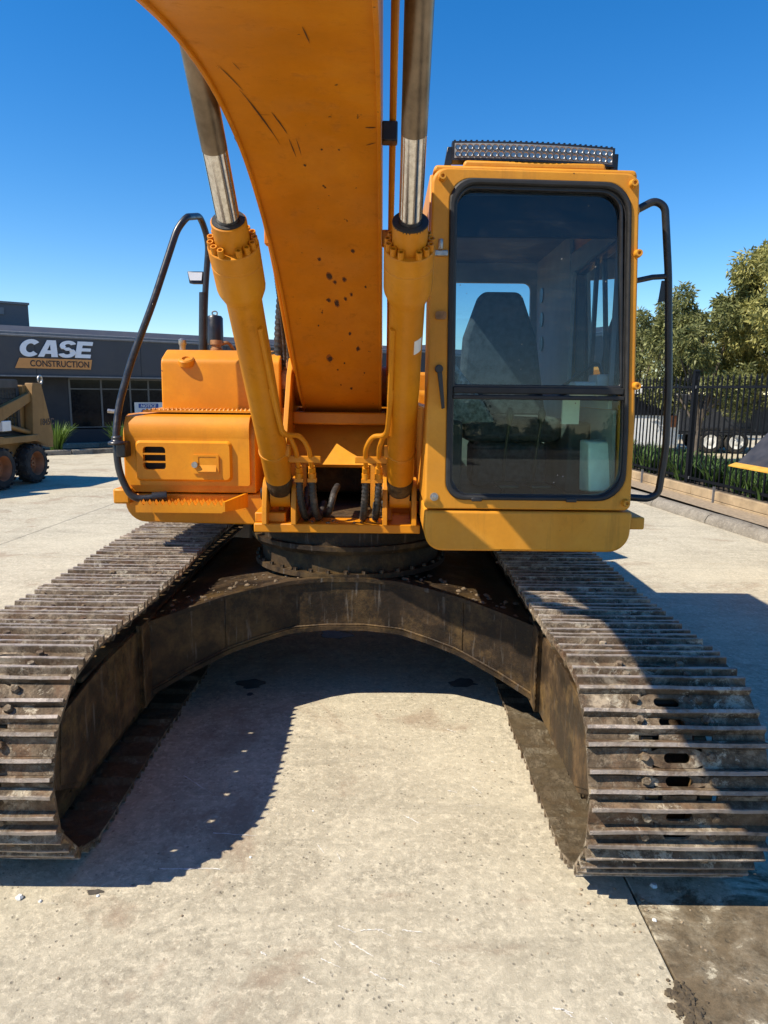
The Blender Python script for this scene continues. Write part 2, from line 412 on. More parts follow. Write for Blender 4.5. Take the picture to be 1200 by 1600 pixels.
g = MB(); S = 900
g.add([(-S, -S, -0.02), (S, -S, -0.02), (S, S, -0.02), (-S, S, -0.02)], [(0, 1, 2, 3)])
ground = tag(g.build('ground', 'joint'), 'bare dirt base under the concrete yard', kind='structure')
M['far'] = plain('far_ground', (0.30, 0.28, 0.24), 0.95, scale=0.5)
xs = [-20.2, -14.9, -9.7, -4.36, 0.91, 4.95]
ys = [-30, -16, -8, 1.25, 7.35, 12.6, 18.0, 23.5, 34]
yard = tag(empty('yard_paving', (0, 0, 0)), 'pale worn concrete yard cast in large slabs', kind='structure')
for i in range(len(xs) - 1):
    for j in range(len(ys) - 1):
        x0, x1, y0, y1 = xs[i] + .0035, xs[i + 1] - .0035, ys[j] + .0035, ys[j + 1] - .0035
        # slabs are laid a couple of degrees off the fence line
        sk = lambda x, y: (x + (0.0 if x > -2 and x < 2 else 0.06 * (y - 8.0) if x < -2 else -0.13 * (y - 8.0) - 0.1 if x > 4 else 0), y, 0)
        nx = 2
        b = MB(); b.add([sk(x0, y0), sk(x1, y0), sk(x1, y1), sk(x0, y1)] + [(a, c, -.03) for a, c, _ in (sk(x0, y0), sk(x1, y0), sk(x1, y1), sk(x0, y1))],
                        [(0, 1, 2, 3), (0, 4, 5, 1), (1, 5, 6, 2), (2, 6, 7, 3), (3, 7, 4, 0)])
        b.build('concrete_slab', 'concrete_mud' if (x0 > 0.5 and y0 < 7 and y1 > 0) else 'concrete', yard, bevel=0.004)
back = MB(); back.add([(5.0, -40, -.012), (60, -40, -.012), (60, 60, -.012), (5.0, 60, -.012)], [(0, 1, 2, 3)])
tag(back.build('neighbouring_yard', 'concrete'), 'pale concrete yard beyond the black fence', kind='structure')

# ================================================================== EXCAVATOR
XC = -0.21
ex = empty('excavator', (XC, 4.4, 0))
tag(ex, 'big orange tracked excavator parked facing us with its boom raised overhead', 'excavator')
def B(): return MB()

# ---- tracks
SHOE_W = 0.60; PITCH = 0.19
def slot_plate(b, x0, x1, y0, y1, cx, hw, hh, z0, z1):
    outer = []; inner = []
    n = 16; cy = (y0 + y1) / 2
    for i in range(n):
        a = 2 * math.pi * (i + .5) / n; c, s_ = math.cos(a), math.sin(a)
        ix = cx + (hw - hh) * (1 if c > 0 else -1) + hh * c; inner.append((ix, cy + hh * s_))
        q = max(abs(c), abs(s_) * 1.0)
        outer.append((cx + (x1 - x0) / 2 * max(-1, min(1, c / q)), cy + (y1 - y0) / 2 * max(-1, min(1, s_ / q))))
    b.ring(outer, inner, z0, z1, 'Z')
def shoe_mesh():
    """one triple grouser shoe, local y = along the track, z = outward"""
    b = MB(); h = SHOE_W / 2; p = PITCH / 2; t = 0.012
    G = (-p + 0.012, 0.0 + 0.004, p - 0.030)           # grouser lines
    gw = 0.0105; gh = 0.026
    def gr(y, hh=gh, n=7):
        # slightly wavy worn crest
        rings = []
        for i in range(n):
            x = -h + 2 * h * i / (n - 1); jig = random.uniform(-.0022, .0022); hz = hh + random.uniform(-.0025, .0015)
            rings.append([(x, y - gw * 1.25, 0), (x, y - gw * .62 + jig, t + hz), (x, y + gw * .62 + jig, t + hz), (x, y + gw * 1.25, 0)])
        b.loft(rings)
    for y in G: gr(y)
    for (a, c) in ((G[0] + gw * 1.2, G[1] - gw * 1.2), (G[1] + gw * 1.2, G[2] - gw * 1.2)):
        b.box(-h, -.085, a, c, 0, t); b.box(.085, h, a, c, 0, t)
        slot_plate(b, -.085, .085, a, c, 0.0, .045, .0165, 0, t)
    # curved trailing lip, cut away over the two chain links
    y0 = G[2] + gw * 1.2; y1 = p + 0.012
    for (xa, xb) in ((-h, -.125), (-.055, .055), (.125, h)):
        b.add([(xa, y0, t), (xb, y0, t), (xb, y1, -.008), (xa, y1, -.008), (xa, y0, 0), (xb, y0, 0), (xb, y1, -.018), (xa, y1, -.018)],
              [(0, 1, 2, 3), (7, 6, 5, 4), (0, 4, 5, 1), (1, 5, 6, 2), (2, 6, 7, 3), (3, 7, 4, 0)])
    return b.mesh('track_shoe', 'shoe')
shoe_me = [shoe_mesh() for _ in range(3)]
bb = MB(); bb.cyl((0, 0, 0), (0, 0, .020), .016, .0135, 6); bolt_me = bb.mesh('bolt', 'shoe')
lk = MB()
for sx_ in (-.09, .09):
    lk.prism([(-.105, -.012), (.105, -.012), (.105, -.05), (.06, -.092), (-.06, -.092), (-.105, -.05)], sx_ - .02, sx_ + .02, 'X')
lk.cyl((-.11, .095, -.045), (.11, .095, -.045), .026, n=10)
link_me = lk.mesh('track_link', 'frame')

YF, YR, RF, RR = 2.545, 6.25, 0.365, 0.385           # plate radii (grousers add .038)
GZ = 0.038
def track_path():
    """closed path of the shoe plates; list of (y, z) from rear bottom to front, over the top, back"""
    pts = []
    for i in range(40): pts.append((YR + (YF - YR) * i / 40, GZ + (0.0 if i < 36 else 0.0)))
    for i in range(41):                               # front idler, slightly raised
        a = -math.pi / 2 - math.pi * i / 40; pts.append((YF + RF * math.cos(a), GZ + RF + RF * math.sin(a)))
    top0 = (YF, GZ + 2 * RF); top1 = (YR, GZ + 2 * RR)
    for i in range(1, 40):
        u = i / 40; sag = -0.018 * math.sin(2 * math.pi * u) ** 2
        pts.append((top0[0] + (top1[0] - top0[0]) * u, top0[1] + (top1[1] - top0[1]) * u + sag))
    for i in range(41):
        a = math.pi / 2 - math.pi * i / 40; pts.append((YR + RR * math.cos(a), GZ + RR + RR * math.sin(a)))
    return pts
tp = track_path(); tp.append(tp[0])
seg = [math.dist(tp[i], tp[i + 1]) for i in range(len(tp) - 1)]; LT = sum(seg); NS = round(LT / PITCH)
def at(sv):
    sv %= LT; i = 0
    while sv > seg[i]: sv -= seg[i]; i += 1
    u = sv / seg[i]; return (tp[i][0] + (tp[i + 1][0] - tp[i][0]) * u, tp[i][1] + (tp[i + 1][1] - tp[i][1]) * u)
for side, (cx, off, yo) in enumerate(((-1.41, 0.03, 0.03), (0.99, 0.10, -0.03))):
    for k in range(NS):
        s0 = (k + off) * LT / NS
        a = at(s0 - PITCH / 2); c = at(s0 + PITCH / 2)
        mid = ((a[0] + c[0]) / 2, (a[1] + c[1]) / 2)
        ty, tz = (c[0] - a[0]), (c[1] - a[1]); L = math.hypot(ty, tz); ty /= L; tz /= L
        yv = Vector((0, -ty, -tz))
        zv = Vector((0, -tz, ty))
        xv = yv.cross(zv)
        mm = Matrix((( xv.x, yv.x, zv.x, cx - XC + random.uniform(-.006, .006)), (xv.y, yv.y, zv.y, mid[0] + yo - 4.4), (xv.z, yv.z, zv.z, mid[1]), (0, 0, 0, 1)))
        o = bpy.data.objects.new('track_shoe', random.choice(shoe_me)); col.objects.link(o); o.parent = ex; o.matrix_local = mm
        ln = bpy.data.objects.new('track_link', link_me); col.objects.link(ln); ln.parent = o
        seen = (mid[1] > 0.45 and mid[0] < 5.6) or mid[0] < 2.5
        if seen:
            for (bx, by) in ((-.112, -.045), (.112, -.045), (-.112, .03), (.112, .03)):
                bo = bpy.data.objects.new('bolt', bolt_me); col.objects.link(bo); bo.parent = o; bo.location = (bx, by, .011)
    # frame, idler, sprocket, rollers
    b = B()
    prof = [(2.46, .56), (2.42, .30), (2.62, .19), (6.0, .19), (6.1, .3), (6.0, .60), (5.2, .62), (3.0, .60)]
    b.prism(prof, cx - .20, cx - .18); b.prism(prof, cx + .18, cx + .20)
    b.box(cx - .18, cx + .18, 2.75, 6.0, .58, .60); b.box(cx - .18, cx + .18, 2.9, 5.9, .22, .24)
    b.build('track_frame', 'frame', ex, bevel=.006)
    b = B(); b.lathe((cx - .16, YF + yo + .02, GZ + RF), (1, 0, 0), [(0, .06), (0, .2), (.02, .26), (.09, .265), (.09, .285), (.23, .285), (.23, .265), (.30, .26), (.32, .2), (.32, .06)], 32)
    b.build('idler_wheel', 'frame', ex)
    b = B(); b.lathe((cx - .18, YR + yo, GZ + RR), (1, 0, 0), [(0, .25), (.1, .26), (.1, .29), (.26, .29), (.26, .26), (.36, .25)], 24); b.build('drive_sprocket', 'frame', ex)
    for yy in (3.2, 3.75, 4.3, 4.85, 5.4):
        b = B(); b.lathe((cx - .15, yy, .175), (1, 0, 0), [(0, .07), (.03, .09), (.1, .09), (.1, .07), (.2, .07), (.2, .09), (.27, .09), (.3, .07)], 16); b.build('track_roller', 'frame', ex)

# ---- X frame: concave arch in plan, box section dropping towards the tracks
def arch(Y0, yend, zt0, zt1, zb0, zb1, sgn=1):
    rings_t = []
    for u in (-1, -.98, -.82, -.64, -.60, -.46, -.32, -.28, -.1, .1, .28, .32, .46, .60, .64, .82, .98, 1):
        u = float(u); x = XC + u * 1.00
        au = abs(u); q = .06 * au if au < .3 else .018 + (au - .3) * 1.0 if au < .62 else .338 + (au - .62) * 1.742
        y = Y0 + (yend - Y0) * q; zt = zt0 + (zt1 - zt0) * abs(u) ** 1.6; zb = zb0 + (zb1 - zb0) * abs(u) ** 2.0
        rings_t.append((x, y, zt, zb))
    return rings_t
fr_ = arch(3.86, 3.42, .735, .60, .455, .225); bk_ = arch(4.95, 5.62, .735, .60, .455, .225)
b = B(); b.loft([[(a[0], a[1], a[3]), (a[0], a[1], a[2]), (c[0], c[1], c[2]), (c[0], c[1], c[3])] for a, c in zip(fr_, bk_)])
xf = b.build('undercarriage_frame', 'grease', ex, bevel=.012)
b = B()    # flange strips along the front edge
b.loft([[(a[0], a[1] - .022, a[3] - .012), (a[0], a[1] - .022, a[3] + .012), (a[0], a[1] + .02, a[3] + .012), (a[0], a[1] + .02, a[3] - .012)] for a in fr_])
b.build('lower_flange', 'grease', xf)
b = B()
b.loft([[(a[0], a[1] - .018, a[2] - .010), (a[0], a[1] - .018, a[2] + .012), (a[0], a[1] + .03, a[2] + .012), (a[0], a[1] + .03, a[2] - .010)] for a in fr_])
b.build('upper_flange', 'grease', xf)
for sx_ in (-1, 1):
    x = XC + sx_ * .985
    b = B(); b.box(x - .015, x + .015, 3.33, 3.55, .20, .63); b.build('weld_plate', 'frame', xf, bevel=.004)
    b = B(); b.prism([(2.50, .56), (2.46, .30), (2.66, .20), (3.6, .20), (3.6, .60), (2.9, .60)], XC + sx_ * 1.0 - .006, XC + sx_ * 1.0 + .006); b.build('side_plate', 'frame', xf, bevel=.003)
# ---- slewing ring
b = B(); b.lathe((XC, 4.45, .73), (0, 0, 1), [(0, .60), (.03, .60), (.03, .555), (.14, .555), (.14, .60), (.165, .62), (.19, .62), (.19, .58), (.30, .58)], 64)
sl = b.build('slewing_ring', 'grease', ex)
hb = MB(); hb.cyl((0, 0, 0), (0, 0, .018), .014, n=6); hb_me = hb.mesh('ring_bolt', 'frame')
for i in range(36):
    a = 2 * math.pi * i / 36
    o = bpy.data.objects.new('bolt', hb_me); col.objects.link(o); o.parent = sl
    o.location = (.585 * math.cos(a), .05 + .585 * math.sin(a), .76)

# ---- deck / revolving frame
b = B()
b.box(-1.50, -.61, 4.25, 7.05, 1.04, 1.10); b.box(.02, 1.13, 4.25, 7.05, 1.04, 1.10); b.box(-.605, .015, 5.0, 7.05, 1.04, 1.10)
b.box(-.72, .20, 3.86, 4.30, .995, 1.045)
b.box(-.72, -.55, 3.90, 4.3, 1.045, 1.10)
deck = b.build('revolving_frame', 'paint', ex, bevel=.006)
b = B(); b.box(-.54, .02, 4.06, 5.0, 1.047, 1.054); b.build('grimy_floor', 'frame', deck)
# boom foot brackets (side cheeks) and bulkhead
for x in (-.60, .015):
    b = B(); b.prism([(3.98, 1.046), (4.95, 1.046), (4.95, 1.75), (4.75, 2.02), (4.55, 2.02), (4.38, 1.86), (4.05, 1.30)], x, x + .03)
    b.build('boom_bracket', 'paint_cyl', ex, bevel=.004)
b = B(); b.add([(-.57, 4.30, 1.33), (.015, 4.30, 1.33), (.015, 4.75, 1.66), (-.57, 4.75, 1.66), (-.57, 4.33, 1.31), (.015, 4.33, 1.31), (.015, 4.78, 1.63), (-.57, 4.78, 1.63)],
               [(0, 1, 2, 3), (4, 7, 6, 5), (0, 4, 5, 1), (1, 5, 6, 2), (2, 6, 7, 3), (3, 7, 4, 0)])
b.add([(-.57, 4.30, 1.05), (-.475, 4.30, 1.05), (-.475, 4.30, 1.33), (-.57, 4.30, 1.33), (-.57, 4.32, 1.05), (-.475, 4.32, 1.05), (-.475, 4.32, 1.31), (-.57, 4.32, 1.31)],
      [(0, 1, 2, 3), (4, 7, 6, 5), (0, 4, 5, 1), (1, 5, 6, 2), (2, 6, 7, 3), (3, 7, 4, 0)])
b.add([(-.085, 4.30, 1.05), (.015, 4.30, 1.05), (.015, 4.30, 1.33), (-.085, 4.30, 1.33), (-.085, 4.32, 1.05), (.015, 4.32, 1.05), (.015, 4.32, 1.31), (-.085, 4.32, 1.31)],
      [(0, 1, 2, 3), (4, 7, 6, 5), (0, 4, 5, 1), (1, 5, 6, 2), (2, 6, 7, 3), (3, 7, 4, 0)])
bulk = b.build('bulkhead', 'paint_cab', ex)
b = B(); b.box(-.56, .01, 4.95, 5.0, 1.055, 1.62); b.build('opening', 'void', bulk)
b = B(); b.box(-.50, -.10, 4.70, 5.3, 1.10, 1.30); b.build('swivel_joint', 'frame', ex, bevel=.03)

# ---- left side: beam, tool box, step plate, tank, engine bay
prof = rpoly([(-1.55, .985), (-.70, .97), (-.70, 1.155), (-1.55, 1.155)], [.12, .01, .01, .02], 6)
b = B(); b.prism(prof, 4.20, 7.0, 'Y'); b.build('side_beam', 'paint', ex, bevel=.008)
b = B(); b.box(-1.60, -1.50, 4.14, 4.30, 1.10, 1.19); b.build('side_bumper', 'paint', ex, bevel=.012)
# tool box
outp = rpoly([(4.20, 1.165), (5.05, 1.165), (5.05, 1.60), (4.20, 1.60)], [.005, .005, .02, .12], 8)
b = B(); b.prism(outp, -1.545, -.765, 'X'); tb = b.build('tool_box', 'paint', ex, bevel=.035, seg=4)
# door: raised sheet with an embossed panel and a rounded vent cut through it
vent = rpoly([(-1.415, 1.305), (-1.283, 1.305), (-1.283, 1.44), (-1.415, 1.44)], .022, 5)
emb = rpoly([(-1.465, 1.235), (-.895, 1.235), (-.895, 1.475), (-1.465, 1.475)], .03, 5)
doo = rpoly([(-1.525, 1.21), (-.795, 1.21), (-.795, 1.495), (-1.525, 1.495)], .015, 5)
b = B()
b.ring(doo, emb, 4.172, 4.20)
emb2 = rpoly([(-1.452, 1.248), (-.908, 1.248), (-.908, 1.462), (-1.452, 1.462)], .025, 5)
n = len(emb); o0 = len(b.v)
b.v += [(p[0], 4.172, p[1]) for p in emb] + [(p[0], 4.152, p[1]) for p in emb2] + [(p[0], 4.152, p[1]) for p in vent] + [(p[0], 4.185, p[1]) for p in vent]
for i in range(n):
    j = (i + 1) % n
    for q in range(3): b.f.append((o0 + q * n + i, o0 + q * n + j, o0 + (q + 1) * n + j, o0 + (q + 1) * n + i))
door = b.build('box_door', 'paint', tb, sharp=25)
# overhanging curved upper edge of the door
b = B(); cv = [(4.172, 1.49), (4.168, 1.53), (4.178, 1.575), (4.21, 1.612), (4.26, 1.625), (4.60, 1.628)]
b.loft([[(x, p[0], p[1]) for p in cv] + [(x, p[0] + .012, p[1] - .014) for p in cv[::-1]] for x in (-1.525, -1.5, -.82, -.795)])
b.build('door_cap', 'paint', tb, sharp=30)
b = B(); b.box(-1.42, -1.28, 4.196, 4.1985, 1.30, 1.445); b.build('vent_void', 'void', door)
for z in (1.350, 1.397):
    b = B(); b.box(-1.417, -1.281, 4.153, 4.160, z - .005, z + .005); b.build('vent_bar', 'paint', door)
b = B(); b.ring(rpoly([(-1.125, 1.285), (-.97, 1.285), (-.97, 1.395), (-1.125, 1.395)], .008, 3), rpoly([(-1.09, 1.300), (-.985, 1.300), (-.985, 1.385), (-1.09, 1.385)], .005, 3), 4.143, 4.153)
b.box(-1.09, -.985, 4.146, 4.152, 1.33, 1.385); b.add([(-1.09, 4.146, 1.335), (-.985, 4.146, 1.335), (-.985, 4.132, 1.298), (-1.09, 4.132, 1.298)], [(0, 1, 2, 3)])
la = b.build('latch', 'paint', door)
b = B(); b.cyl((-1.108, 4.143, 1.338), (-1.108, 4.125, 1.338), .018, n=14); b.build('key_lock', 'steel', la)
# toothed step below the box
b = B(); b.box(-1.43, -.93, 4.036, 4.20, 1.098, 1.106); b.box(-1.43, -.93, 4.03, 4.036, 1.070, 1.110)
nt_ = 13
for row in (4.03, 4.085, 4.14):
    for i in range(nt_):
        x = -1.42 + .485 * i / nt_; b.prism([(x, 1.110), (x + .037, 1.110), (x + .0185, 1.140)], row, row + .006, 'Y')
b.add([(-.93, 4.03, 1.078), (-.93, 4.03, 1.135), (-.83, 4.20, 1.165), (-.83, 4.20, 1.078), (-.915, 4.03, 1.078), (-.915, 4.03, 1.135), (-.815, 4.20, 1.165), (-.815, 4.20, 1.078)],
      [(0, 1, 2, 3), (4, 7, 6, 5), (0, 4, 5, 1), (1, 5, 6, 2), (2, 6, 7, 3), (3, 7, 4, 0)])
b.build('toothed_step', 'paint', ex)
# perforated step plate over the box
b = B(); b.box(-1.44, -.76, 4.26, 4.62, 1.636, 1.648)
for i in range(26): 
    for j in range(5):
        x = -1.42 + .0255 * i + (.0127 if j % 2 else 0); y = 4.28 + .07 * j
        b.cyl((x, y, 1.648), (x, y, 1.656), .009, .005, 6)
b.build('step_plate', 'paint', ex)
# fuel tank
tk = rpoly([(4.52, 1.62), (6.0, 1.62), (6.0, 2.02), (4.66, 2.02), (4.53, 1.955)], [.01, .02, .04, .05, .05], 5)
b = B(); b.prism(tk, -1.405, -.66, 'X'); tank = b.build('fuel_tank', 'paint', ex, bevel=.03, seg=4)
b = B(); b.lathe((-1.245, 4.535, 1.945), (0, -.45, .89), [(-.02, .05), (.012, .05), (.02, .042), (.02, .026), (.002, .02)], 20); b.build('tank_fitting', 'paint', tank)
b = B(); b.box(-1.50, -.70, 4.60, 7.0, 1.10, 1.62); b.build('pump_compartment', 'paint', ex, bevel=.03)
b = B(); b.box(-1.47, -.66, 6.02, 6.75, 1.62, 1.98); b.build('pump_hood', 'paint', ex, bevel=.04)
b = B(); b.lathe((-1.18, 5.05, 2.02), (0, 0, 1), [(0, .045), (.06, .045), (.06, .055), (.235, .055), (.25, .045), (.255, .02)], 20); ek = b.build('air_precleaner', 'black', ex)
b = B(); b.tube([(-1.18 + .018 * math.cos(a), 5.05, 2.288 + .014 * math.sin(a)) for a in [2 * math.pi * i / 12 for i in range(13)]], .005, 6); b.build('lifting_eye', 'steel', ek)
b = B(); b.lathe((-1.13, 4.86, 2.01), (0, 0, 1), [(0, .04), (.03, .04), (.035, .032), (.055, .032), (.055, .042), (.085, .04)], 12); b.tube(smooth_path([(-1.11, 4.88, 2.07), (-1.06, 4.9, 2.08), (-1.03, 4.95, 2.03)]), .012, 8)
b.build('filler_pipe', 'rust_brass', tank)
b = B(); b.lathe((-1.34, 4.8, 2.015), (0, 0, 1), [(0, .02), (.04, .02), (.05, .026), (.075, .026), (.085, .012)], 12); b.build('filler_cap', 'steel', tank)
b = B(); b.box(-.66, .20, 5.5, 6.8, 1.10, 1.78); b.build('engine_hood', 'paint', ex, bevel=.04)
b = B(); b.box(.20, 1.12, 5.32, 6.8, 1.10, 1.72); b.build('radiator_compartment', 'paint', ex, bevel=.04)
cwp = rpoly([(-1.52, 6.85), (1.14, 6.85), (1.0, 7.45), (.2, 7.6), (-.6, 7.6), (-1.38, 7.45)], [.03, .03, .15, .2, .2, .15], 5)
b = B(); b.prism(cwp, 1.02, 1.95, 'Z'); b.build('counterweight', 'paint', ex, bevel=.05)
b = B(); b.box(-.66, -.64, 4.6, 5.6, 1.10, 1.66); b.build('inner_panel', 'paint_cab', ex)
b = B(); b.lathe((-.63, 4.62, 1.78), (0, 0, 1), [(0, .05), (.03, .06), (.09, .06), (.12, .03)], 14); b.lathe((-.60, 4.60, 1.86), (.6, -.3, .4), [(0, .035), (.12, .035), (.12, .05), (.15, .05)], 12); b.build('swivel_fitting', 'rust_brass', ex)
# ---- left handrail
pth = round_path([(-1.35, 4.12, 1.145), (-1.47, 4.10, 1.135), (-1.54, 4.10, 1.28), (-1.555, 4.11, 1.47), (-1.56, 4.19, 1.66), (-1.49, 4.25, 1.935), (-1.365, 4.30, 2.265), (-1.235, 4.40, 2.70), (-1.185, 4.43, 2.775), (-1.19, 4.78, 2.86), (-1.16, 4.86, 2.72), (-1.19, 4.86, 2.45), (-1.22, 4.86, 2.0)], .10, 6)
b = B(); b.tube(pth, .0205, 14); hr = b.build('side_handrail', 'black', ex)
b = B(); b.cyl((-1.205, 4.86, 2.40), (-1.222, 4.86, 2.0), .029, n=14); b.build('rail_socket', 'black', hr)
b = B(); b.cyl((-1.36, 4.12, 1.145), (-1.28, 4.14, 1.15), .03, n=14); b.build('rail_socket', 'black', hr)
b = B(); b.lathe((-1.535, 4.08, 1.455), (0, 0, 1), [(0, .05), (.018, .052), (.02, .03), (-.0 + .05, .03)], 18); b.box(-1.545, -1.49, 4.08, 4.18, 1.38, 1.47); b.build('rail_clamp', 'black', hr, bevel=.01)
b = B(); b.cyl((-1.60, 4.30, 1.635), (-1.66, 4.29, 1.64), .012, n=8); b.build('rail_pin', 'steel', hr)
wl = MB(); wl.add([(-1.31, 4.86, 2.535), (-1.20, 4.86, 2.535), (-1.205, 4.85, 2.455), (-1.295, 4.85, 2.455), (-1.30, 4.93, 2.53), (-1.21, 4.93, 2.53), (-1.215, 4.92, 2.46), (-1.285, 4.92, 2.46)],
    [(0, 1, 2, 3), (4, 7, 6, 5), (0, 4, 5, 1), (1, 5, 6, 2), (2, 6, 7, 3), (3, 7, 4, 0)])
wo = wl.build('work_light', 'black', ex, bevel=.006)
b = B(); b.add([(-1.302, 4.853, 2.527), (-1.208, 4.853, 2.527), (-1.212, 4.843, 2.475), (-1.288, 4.843, 2.475)], [(0, 1, 2, 3)]); b.build('lamp_lens', 'lens', wo)
b = B(); b.cyl((-1.22, 4.88, 2.47), (-1.18, 4.86, 2.46), .012, n=8); b.build('lamp_bracket', 'black', wo)

# ---- boom, stick, bucket
low = [(4.62, 1.62), (4.274, 1.772), (3.657, 2.205), (3.279, 2.395), (2.793, 2.57), (2.43, 2.632), (2.05, 2.634), (1.62, 2.568), (1.0, 2.40), (.2, 2.10), (-.6, 1.74), (-1.15, 1.46)]
top_ = [(4.78, 2.02), (4.3, 2.28), (3.7, 2.66), (3.25, 2.92), (2.75, 3.18), (2.3, 3.36), (1.95, 3.38), (1.5, 3.26), (.9, 3.02), (.15, 2.64), (-.6, 2.22), (-1.28, 1.78)]
lo_s = [(p.x, p.y) for p in smooth_path([(a, c, 0) for a, c in low], 5)]; to_s = [(p.x, p.y) for p in smooth_path([(a, c, 0) for a, c in top_], 5)]
BX0, BX1 = -.515, -.022
b = B(); b.loft([[(BX0 + .012, l[0], l[1]), (BX1 - .012, l[0], l[1]), (BX1 - .012, t[0], t[1]), (BX0 + .012, t[0], t[1])] for l, t in zip(lo_s, to_s)])
boom = b.build('boom', 'paint_boom', ex)
def side_cheek(x0, x1):
    b = B(); b.loft([[(x0, l[0], l[1] - .010), (x1, l[0], l[1] - .010), (x1, t[0], t[1] + .01), (x0, t[0], t[1] + .01)] for l, t in zip(lo_s, to_s)])
    return b.build('side_plate', 'paint_boom', boom, bevel=.003)
side_cheek(BX0, BX0 + .014); side_cheek(BX1 - .014, BX1)
b = B(); b.cyl((-.57, 4.70, 1.80), (.012, 4.70, 1.80), .13, n=28); b.build('foot_boss', 'paint_boom', boom)
b = B(); b.box(-.57, .012, 4.42, 4.62, 1.565, 1.64); b.build('foot_plate', 'paint_boom', boom, bevel=.01)
b = B(); b.cyl((-.72, 2.0, 3.07), (.20, 2.0, 3.07), .055, n=20); b.build('boom_pin', 'frame', boom)
st = rpoly([(-1.0, 1.35), (-1.30, 1.95), (-1.75, 2.0), (-3.75, .75), (-3.7, .55)], [.08, .08, .1, .06, .06], 4)
b = B(); b.prism(st, -.46, -.08, 'X'); b.build('stick', 'paint_boom', ex, bevel=.01)
bu = rpoly([(-3.5, .80), (-3.9, .85), (-4.35, .62), (-4.45, .25), (-4.1, .03), (-3.6, .02), (-3.25, .10)], [.05, .05, .2, .2, .15, .1, .02], 5)
b = B(); b.prism(bu, -.85, .31, 'X'); b.build('digging_bucket', 'frame', ex, bevel=.01)
# scratches, bare patches and oil smears on the boom belly
def zlow(y):
    for a, c in zip(lo_s, lo_s[1:]):
        if a[0] >= y >= c[0]:
            u = (a[0] - y) / (a[0] - c[0]); return a[1] + (c[1] - a[1]) * u
    return 2.0
M['halo'] = plain('rust_halo', (0.26, 0.075, 0.008), 0.6, var=0.4, scale=50)
def decal(poly, name, mat, off=.0016):
    b = B(); ring_ = []
    for x, y in poly:
        ring_.append((x, y, zlow(y) - off))
    b.add(ring_ + [(p[0], p[1], p[2] + .001) for p in ring_], [tuple(range(len(ring_)))])
    b.v = b.v[:len(ring_)]
    return b.build(name, mat, boom)
def streak(x0, y0, x1, y1, wd):
    d = Vector((x1 - x0, y1 - y0)); nn = Vector((-d.y, d.x)).normalized() * wd / 2; pts = []
    for i in range(7):
        u = i / 6; ww = math.sin(math.pi * (u * .9 + .05)) * random.uniform(.6, 1.1)
        pts.append((x0 + d.x * u + nn.x * ww, y0 + d.y * u + nn.y * ww))
    for i in range(6, -1, -1):
        u = i / 6; ww = math.sin(math.pi * (u * .9 + .05)) * random.uniform(.6, 1.1)
        pts.append((x0 + d.x * u - nn.x * ww, y0 + d.y * u - nn.y * ww))
    return pts
def spot(x, y, r):
    k = 9; return [(x + r * random.uniform(.55, 1.15) * math.cos(2 * math.pi * i / k), y + r * 1.5 * random.uniform(.55, 1.15) * math.sin(2 * math.pi * i / k)) for i in range(k)]
M['bare'] = plain('bare_scratch', (0.05, 0.022, 0.012), 0.7, var=0.4, scale=60)
for a in ((-.46, 2.08, -.425, 2.26, .008), (-.415, 2.06, -.405, 2.12, .006), (-.435, 2.25, -.37, 2.62, .011), (-.365, 2.40, -.335, 2.55, .012), (-.335, 2.58, -.325, 2.70, .010), (-.31, 2.58, -.305, 2.69, .007), (-.20, 1.80, -.195, 1.92, .008), (-.42, 2.42, -.37, 2.42, .006), (-.075, 2.5, -.04, 2.5, .02), (-.075, 2.62, -.04, 2.60, .014)):
    decal(streak(a[0], a[1], a[2], a[3], a[4] * .46), 'scratch', 'bare')
for a in ((-.30, 2.75, .008), (-.27, 3.48, .022), (-.245, 3.52, .012), (-.20, 3.50, .014), (-.15, 3.30, .012), (-.305, 3.36, .012), (-.285, 3.64, .013), (-.245, 3.66, .02), (-.17, 3.60, .01), (-.20, 3.63, .011), (-.10, 3.55, .009), (-.31, 4.02, .022), (-.15, 3.95, .014), (-.23, 4.05, .009), (-.27, 4.10, .008), (-.35, 3.80, .008), (-.19, 3.85, .01), (-.12, 4.12, .008), (-.26, 4.22, .008), (-.20, 4.25, .01), (-.23, 2.65, .006), (-.17, 2.65, .006)):
    decal(spot(a[0], a[1], a[2] * .66), 'bare_patch', 'bare')
    if a[2] > .0095: decal(spot(a[0], a[1], a[2] * .95), 'rust_halo', 'halo', .0009)
# steel pipes along both sides of the boom
for x in (.018, -.553):
    pp = [(x, l[0] * .62 + t[0] * .38 , l[1] * .62 + t[1] * .38) for l, t in zip(lo_s, to_s)][3:50:3]
    b = B(); b.tube(smooth_path(pp, 3), .0135, 10); pi = b.build('hydraulic_pipe', 'paint_boom', boom)
    for y in (2.06, 2.86, 3.5):
        z = min(pp, key=lambda p: abs(p[1] - y))[2]
        sx_ = 1 if x > -.2 else -1
        b = B(); xa = BX1 if sx_ > 0 else BX0
        b.box(min(xa, x + sx_ * .018), max(xa, x + sx_ * .018), y - .03, y + .03, z - .035, z + .035); b.build('pipe_clamp', 'black' if y < 3 else 'paint_boom', pi, bevel=.005)
